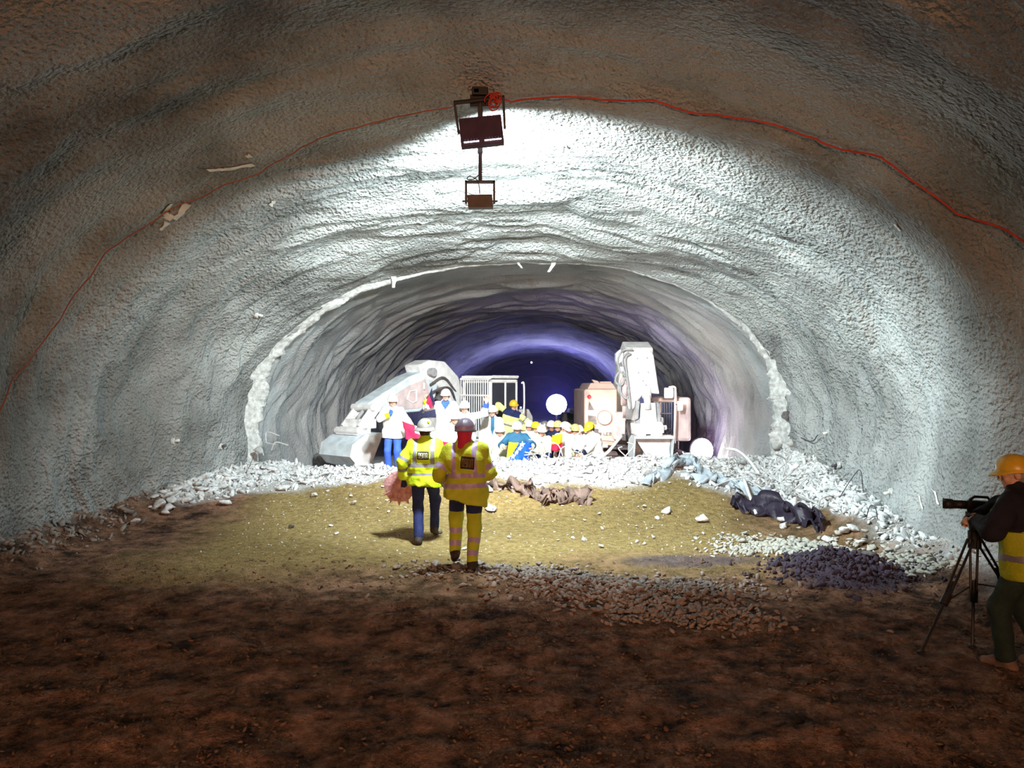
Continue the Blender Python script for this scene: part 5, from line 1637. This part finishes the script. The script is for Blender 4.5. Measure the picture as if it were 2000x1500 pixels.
# ------------------------------------------------------------------ dark loader far behind
ld = empty('wheel_loader', (2.75, 34.5, gz(2.75, 34.5))); E2 = Vector(ld.location); tag(ld, 'dark wheel loader in the shadow behind the right excavator', 'wheel loader')
cabl = MB(E2).ppx([(1112, 805), (1114, 799), (1140, 799), (1150, 803), (1150, 832), (1112, 832)], 34, 1.6).build('cab', M['darkgrey'], ld, bevel=.05)
MB(E2).ppx([(1115, 802), (1122, 802), (1122, 815), (1115, 815)], 33.96, .06).ppx([(1127, 801), (1140, 801), (1138, 818), (1134, 812)], 33.96, .06).build('cab_window', M['blueglass'], cabl)
MB(E2).ppx([(1096, 820), (1100, 806), (1108, 806), (1112, 835), (1098, 838)], 33.4, 1.2).build('front_frame', M['darkgrey'], ld, bevel=.06)
MB(E2).ppx([(1105, 832), (1152, 830), (1152, 856), (1105, 856)], 34, 3.0).build('body', M['darkgrey'], ld, bevel=.08)
for x in (1108, 1146):
    c = P(x, 0, 34); zz = E2.z + .62
    MB(E2).cyl((c.x - .25, 34.2, zz), (c.x + .25, 34.2, zz), .62, 24).build('wheel', M['black'], ld)
# ------------------------------------------------------------------ the crowd behind the rubble
FACE = 180


def stand(px, d, top, label, heading, pose, wear, ht=1.80, h=.015, group=None):
    b = onfoot(px, d, top, ht)
    wear.setdefault('hair', 'hair')
    return person(label, b, heading, pose, wear, h, group)


WH = dict(jacket='white_cloth', trousers='navy', hat='hat_white', hem=.14, strap=True, bulk=1.05)  # high-vis coats coloured white: lamp glare put into the cloth colour
UP = (.0, .0, 1)
# front left: blue trousers, fist at the chest, other arm holding the red and white flag
A_, ai = stand(768, 17.0, 768, 'person in white coat and royal blue trousers with a blue glove at the chest, leftmost', FACE,  # high-vis coat, coloured white for lamp glare
      dict(hip=(0, 0, .93), hr=(.02, .30, 1.32), er=(1, .2, -.6), handr='fist', dr=(-.4, .2, .9), pr=(0, -1, 0), hl=(-.50, .22, .98), el=(-.6, -.4, -1), handl='grip', hyaw=10),
      dict(WH, trousers='blue', gloves=(None, 'blue'), lower=None, cuffs='hiviz', boots='boot'))
B_, bi = stand(871, 17.4, 757, 'person in white coat with blue collar standing highest and raising a black red flag', FACE,  # high-vis coat, coloured white for lamp glare
      dict(hip=(0, 0, .93), hr=(.45, .28, 1.52), er=(1, -.2, -.8), handr='grip', dr=(.2, .1, 1), hl=(-.3, .3, 1.0), el=(-1, -.3, -.5)),
      dict(WH, front='blue', front_w=.10, front_v=.36, cuffs='hiviz'))
C_, ci = stand(908, 17.2, 780, 'person in white coat with one arm raised high and a blue wristband', FACE,  # high-vis coat, coloured white for lamp glare
      dict(hip=(0, 0, .93), hl=(-.50, .15, 1.72), el=(-1, -.2, -.6), dl=(-.25, .05, 1), pl=(0, 1, 0), handl='open', hr=(.3, .2, .95), hpitch=-3),
      dict(WH, cuffs='blue'))
D_, di = person('person in white coat crouching between the two standing behind the flag', onfoot(889, 16.9, 799, 1.45), FACE,  # high-vis coat, coloured white for lamp glare
       dict(hip=(0, -.15, .58), spine=(0, .3, 1), fl=(-.13, .05, .09), fr=(.13, -.05, .09), hl=(-.33, .38, .75), hr=(.33, .38, .75), handl='grip', handr='grip', hpitch=6), dict(WH), .02)
E_, ei = stand(962, 18.0, 789, 'person in long white coat over a blue shirt standing right of the hooded worker', FACE,  # high-vis coat, coloured white for lamp glare
      dict(hip=(0, 0, .93), hl=(-.29, .08, .84), hr=(.28, .10, .86), hyaw=-10), dict(WH, front='teal', front_w=.045, front_v=.12, hem=.34, trousers='cream'))
F_, fi = person('person in yellow jacket leaning down from the left excavator with one arm out', onfoot(1000, 20.2, 782, 1.70), FACE,
       dict(hip=(.12, 0, .90), spine=(-.28, .1, 1), hr=(.42, .16, 1.42), er=(.4, -.5, .6), handr='grip', hl=(-.50, .22, .92), el=(-1, -.3, 0), hroll=10, hyaw=15, fl=(.0, .1, .09), fr=(.28, -.1, .09)),
       dict(jacket='hiviz_p', trousers='hiviz_o', hat='hat_yellow', bands=((.12, .17),), arm_bands=((.2, .25),), yoke=.40, yoke_mat='navy_b', hem=.10), .013)
G_, gi = person('person in cream and white coat kneeling at the left corner of the blue flag', onfoot(979, 17.85, 829, 1.28), FACE,  # high-vis coat, its white put in for lamp glare
       dict(hip=(0, -.1, .45), spine=(.05, .18, 1), fl=(-.15, -.35, .09), fr=(.16, .22, .09), kl=(-.2, 1, .2), kr=(.2, 1, .3), hl=(-.34, .35, .50), hr=(.30, .36, .55), handl='grip'),
       dict(WH, jacket='cream', trousers='cream'), .02)
H_, hi_ = person('person in teal pullover with white hard hat holding the blue starred flag', onfoot(1010, 17.3, 821, 1.32), FACE,
       dict(hip=(0, -.1, .47), spine=(0, .15, 1), fl=(-.15, -.35, .09), fr=(.15, .22, .09), kl=(-.2, 1, .2), kr=(.2, 1, .3), hl=(-.32, .36, .72), hr=(.32, .36, .72), handl='grip', handr='grip', hpitch=-6),
       dict(WH, jacket='teal', cuffs='white_cloth', emblem='hat_beige'), .014)

# the packed group on the right, roughly from left to right
CR = [
    (1024, 19.9, 826, 'hat_beige', 'orange', 'navy', 'person with beige hat mostly hidden, left end of the packed group', 0, 0, {}),
    (1034, 19.2, 818, 'hat_white', 'white_cloth', 'navy', 'smiling person in white coat with pale hat at the left of the packed group', 4, 0, {}),
    (1046, 18.9, 821, 'hat_lemon', 'cream', 'navy', 'person in cream coat with bright lemon yellow hat in the packed group', 15, 0, {}),
    (1053, 20.0, 824, 'hat_white', 'white_cloth', 'navy', 'person with white hat behind the lemon yellow hat', 0, 0, {}),
    (1064, 19.8, 820, 'hat_grey', 'hiviz', 'navy', 'person in lime vest with grey hat at the back of the packed group', -5, 0, {}),
    (1076, 19.4, 819, 'hat_white', 'blackcloth', 'navy', 'person in dark jacket with white hat and tanned face in the packed group', 5, 0, dict(skin='skin_d')),
    (1089, 19.3, 819, 'hat_beige', 'navy', 'navy', 'person in navy jacket with beige hat above the yellow red flag', -8, 0, {}),
    (1108, 19.9, 823, 'hat_beige', 'orange', 'navy', 'person in orange red jacket with beige hat behind the white coated flag holder', 0, 0, {}),
    (1118, 20.1, 827, 'hat_lemon', 'hiviz_p', 'navy', 'person with lemon hat at the back right of the packed group', -6, 0, {}),
    (1131, 20.0, 828, 'hat_white', 'white_cloth', 'navy', 'person with white hat at the right end of the back row', 0, 0, {}),
]
for px, d, top, hat, jk_, tr_, lb, yw, pt, ex_ in CR:
    w = dict(jacket=jk_, trousers=tr_, hat=hat, hem=.14, strap=True, bulk=1.0); w.update(ex_)
    stand(px, d, top, lb, FACE + RND.uniform(-12, 12), dict(hip=(0, 0, .93), hl=(-.26, .12, .86), hr=(.26, .10, .88), hyaw=yw, hpitch=pt), w, h=.024)
person('person in pale yellow trimmed coat bending forward with dark gloves, front of the packed group', onfoot(1056, 18.2, 832, 1.58), FACE + 8,
       dict(hip=(0, -.12, .82), spine=(0, .38, 1), hl=(-.10, .48, .78), hr=(.12, .48, .80), handl='grip', handr='grip', fl=(-.14, .1, .09), fr=(.14, -.1, .09), hpitch=2),
       dict(WH, jacket='cream', lower=.06, lower_mat='hiviz_p', cuffs='navy', gloves=('navy', 'navy'), trousers='navy_b'), .02)
I_, ii = person('person in white coat with white hat bowed over the yellow red flag', onfoot(1101, 18.4, 824, 1.72), FACE + 25,  # high-vis coat, coloured white for lamp glare
       dict(hip=(0, -.05, .90), spine=(0, .16, 1), hl=(-.2, .42, .90), hr=(.30, .36, .86), handl='grip', handr='grip', hpitch=-22, hyaw=22),
       dict(WH, cuffs='navy', lower=.0, lower_mat='cream', trousers='navy_b'), .02)
person('person in white and lime jacket with dark blue trousers left of the pink excavator cover', onfoot(1124, 18.7, 829, 1.74), FACE - 10,
       dict(hip=(0, 0, .92), spine=(0, .1, 1), hl=(-.18, .35, .95), hr=(.25, .2, .9), handl='grip', hyaw=12),
       dict(WH, jacket='cream', hat='hat_beige', lower=.10, lower_mat='hiviz', trousers='navy_b'), .02)
person('person in white coat with yellow hat and ear defenders stooping beside the thick bent tube', onfoot(1155, 17.5, 831, 1.40), 128,  # high-vis coat, coloured white for lamp glare
       dict(hip=(0, -.15, .68), spine=(0, .32, 1), fl=(-.12, .2, .09), fr=(.13, -.2, .09), hl=(-.08, .55, .62), hr=(.1, .52, .60), handl='grip', handr='grip', hpitch=-12),
       dict(WH, hat='hat_lemon', muffs=True, cuffs='navy', hem=.24, trousers='navy'), .018)


# ------------------------------------------------------------------ flags
def flag(name, corners, bands, label, wave=.05, nu=26, nv=16, seed=0, extra=None):
    """corners: top-left, top-right, bottom-right, bottom-left in space; bands(s, t) -> material index"""
    tl, tr, br, bl = [Vector(c) for c in corners]
    fo = empty(name, (tl + br) / 2); tag(fo, label, 'flag'); o_ = Vector(fo.location)
    nrm = (tr - tl).cross(bl - tl).normalized()

    def pos(s_, t_):
        p = (tl * (1 - s_) + tr * s_) * (1 - t_) + (bl * (1 - s_) + br * s_) * t_
        return p - o_ + nrm * (wave * float(vnoise(s_ * 4.5 + seed, t_ * 2.2, seed + .5)) + wave * .5 * math.sin(9 * s_ + 4 * t_ + seed)) + Vector((0, 0, -.25 * wave * math.sin(math.pi * s_)))
    groups = {}
    for i in range(nu):
        for j in range(nv):
            groups.setdefault(bands((i + .5) / nu, (j + .5) / nv), []).append((i, j))
    V = [pos(i / nu, j / nv) for i in range(nu + 1) for j in range(nv + 1)]
    fs, ms, names = [], [], sorted(groups)
    for k, g_ in enumerate(names):
        for i, j in groups[g_]:
            a = i * (nv + 1) + j; fs.append((a, a + nv + 1, a + nv + 2, a + 1)); ms.append(k)
    c = mk('cloth', V, fs, [M[g_] for g_ in names], fo, True, ms)
    m = c.modifiers.new('thickness', 'SOLIDIFY'); m.thickness = .006
    if extra: extra(c, pos, nrm)
    return fo


def stars(c, pos, nrm):
    for k, (s_, t_) in enumerate(((.60, .10), (.51, .29), (.40, .48), (.27, .64), (.14, .84))):
        vs = []
        ctr = pos(s_, t_)
        ex_ = (pos(s_ + .02, t_) - pos(s_ - .02, t_)).normalized(); ez = (pos(s_, t_ - .02) - pos(s_, t_ + .02)).normalized()
        pts_ = [ctr + (ex_ * math.sin(a) + ez * math.cos(a)) * (.078 if i % 2 == 0 else .034) for i, a in enumerate(np.linspace(0, 2 * math.pi, 11)[:-1])]
        for sg in (-1, 1): vs += [p + nrm * .022 * sg for p in pts_]
        fs = [tuple(range(9, -1, -1)), tuple(range(10, 20))] + [(i, (i + 1) % 10, 10 + (i + 1) % 10, 10 + i) for i in range(10)]
        mk('star', vs, fs, M['flag_white'], c)


flag('flag', [P(994, 863, 16.85), P(1038, 863, 16.85), P(1034, 905, 16.95), P(987, 906, 16.95)], lambda s_, t_: 'flag_yellow' if s_ < .46 - .46 * t_ else 'flag_blue',
     'blue flag with white stars and a yellow corner held by the kneeling pair', .05, 30, 20, 2, stars)
flag('flag', [P(786, 823, 16.5), P(884, 848, 16.3), P(882, 888, 16.3), P(793, 858, 16.4)], lambda s_, t_: 'flag_white' if (s_ > .22 and t_ < .42) else 'flag_red',
     'white and red flag stretched out behind the worker with the grey hat', .09, 30, 16, 5)
flag('flag', [P(843, 757, 17.05), P(850, 790, 17.05), P(838, 800, 17.1), P(829, 796, 17.1)], lambda s_, t_: 'flag_black' if t_ < .33 else ('flag_red' if t_ < .75 else 'flag_white'),
     'black and red flag hanging by the person with the blue collar', .035, 16, 12, 7)
flag('flag', [P(1079, 850, 17.75), P(1098, 846, 17.75), P(1099, 878, 17.8), P(1076, 880, 17.8)], lambda s_, t_: 'flag_yellow' if t_ < .58 else 'flag_red',
     'yellow and red flag held in front of the packed group', .05, 16, 14, 9)
vm = bpy.data.materials.new('halo'); vm.use_nodes = True  # scatter volume added to give the far lamp its lens glow
nt = vm.node_tree; nt.nodes.remove(nt.nodes['Principled BSDF'])
vs_ = nt.nodes.new('ShaderNodeVolumeScatter'); vs_.inputs['Density'].default_value = .016; vs_.inputs['Color'].default_value = (.6, .6, 1, 1); vs_.inputs['Anisotropy'].default_value = 0
nt.links.new(vs_.outputs[0], nt.nodes['Material Output'].inputs['Volume'])
pr_ = [(1.55 + 5.3 * math.cos(a_), 46.2, -.6 + 5.0 * math.sin(a_)) for a_ in np.linspace(0, math.pi, 25)]
hz = MB().prism([(6.85, 46.2, -1.0)] + pr_ + [(-3.75, 46.2, -1.0)], (.041 * 44, 44, -.016 * 44)).build('halo', vm)
tag(hz, 'thin bluish volume added for the lens halo behind the round glare globe far down the tunnel', 'halo', None, 'stuff')
# ------------------------------------------------------------------ light, camera
def lamp(name, kind, loc, power, col, target=None, size=.2, **kw):
    l = bpy.data.lights.new(name, kind); l.energy = power; l.color = col
    if kind in ('SPOT', 'POINT'): l.shadow_soft_size = size
    for k, v in kw.items(): setattr(l, k, v)
    o = bpy.data.objects.new(name, l); COL.objects.link(o); o.location = loc
    if target is not None:
        o.rotation_euler = (Vector(target) - Vector(loc)).to_track_quat('-Z', 'Y').to_euler()
    return o


def spot(name, loc, target, power, col, ang, blend=.3, size=.12):
    return lamp(name, 'SPOT', loc, power, col, target, size, spot_size=math.radians(ang), spot_blend=blend)


COOL = (.83, .965, .98)
spot('floodlight_beam', P(945, 268, 9.55), (1.6, 14.6, 3.2), 3100, COOL, 146, .45, .2)
spot('floodlight_beam', P(937, 392, 9.50), (-.2, 17.5, .7), 4000, (1, .99, .97), 68, .8, .15)
spot('floodlight_beam', P(937, 392, 9.48), P(937, 392, 9.48) + Vector((.12, 1, -.66)), 1250, COOL, 166, .35, .12)
# warm fill lights added behind the photographer, source unseen
lamp('warm_fill', 'AREA', (-1.0, -6.5, 4.6), 420, (1, .60, .36), (0, 6, 2.2), shape='RECTANGLE', size=.2) if False else None
a = lamp('warm_fill', 'AREA', (-1.0, -13.5, 4.2), 980, (1, .47, .24), (0, 9, 2.6))
a.data.shape = 'RECTANGLE'; a.data.size = 2.5; a.data.size_y = .5
spot('warm_fill_spot', (-.4, -13.0, 2.6), (-.4, 10, 3.2), 5500, (1, .50, .28), 38, 1.0, .25)  # added warm fill for the near vault and the workers' backs
# far tunnel
spot('floor_lamp_beam', P(1371, 880, 22.0) + Vector((0, -.3, 0)), (1.0, 18.5, .8), 500, (.86, .74, 1), 130, .6, .2)
spot('floor_lamp_up', P(1371, 872, 22.0) + Vector((-.2, .1, .45)), (.4, 24.5, 5), 260, (.62, .50, 1), 120, .8, .2)
lamp('floor_lamp_glow', 'POINT', P(1371, 880, 22.0) + Vector((-.1, .6, .3)), 14, (.62, .30, 1), None, .2)
lamp('far_lamp_glow', 'POINT', P(1087, 790, 43.0), 260, (.11, .09, 1), None, .6)
lamp('far_lamp_glow', 'POINT', P(1087, 782, 47.6), 430, (.11, .09, 1), None, .4)
lamp('cab_lamp_glow', 'POINT', P(1308, 768, 19.6), 45, (1, .9, .75), None, .12)
lamp('cover_lamp_glow', 'POINT', P(1181, 816, 20.1), 40, (1, .85, .7), None, .12)

w = bpy.data.worlds.new('tunnel_air'); bpy.context.scene.world = w; w.use_nodes = True
w.node_tree.nodes['Background'].inputs[0].default_value = (.30, .20, .15, 1)
w.node_tree.nodes['Background'].inputs[1].default_value = .012

cam = bpy.data.cameras.new('camera'); co = bpy.data.objects.new('camera', cam); COL.objects.link(co)
co.location = (0, 0, CZ); co.rotation_euler = (math.pi / 2, 0, 0)
cam.sensor_fit = 'HORIZONTAL'; cam.sensor_width = 36; cam.lens = F / 2000 * 36; cam.clip_start = .05; cam.clip_end = 200
sc = bpy.context.scene
sc.camera = co
sc.view_settings.view_transform = 'Standard'; sc.view_settings.look = 'None'
sc.view_settings.exposure = 0.0; sc.view_settings.gamma = 1; sc.view_settings.use_curve_mapping = False
sc.cycles.max_bounces = 4; sc.cycles.diffuse_bounces = 2; sc.cycles.glossy_bounces = 2; sc.cycles.transmission_bounces = 2
sc.cycles.use_adaptive_sampling = True; sc.cycles.adaptive_threshold = .07; sc.cycles.adaptive_min_samples = 12
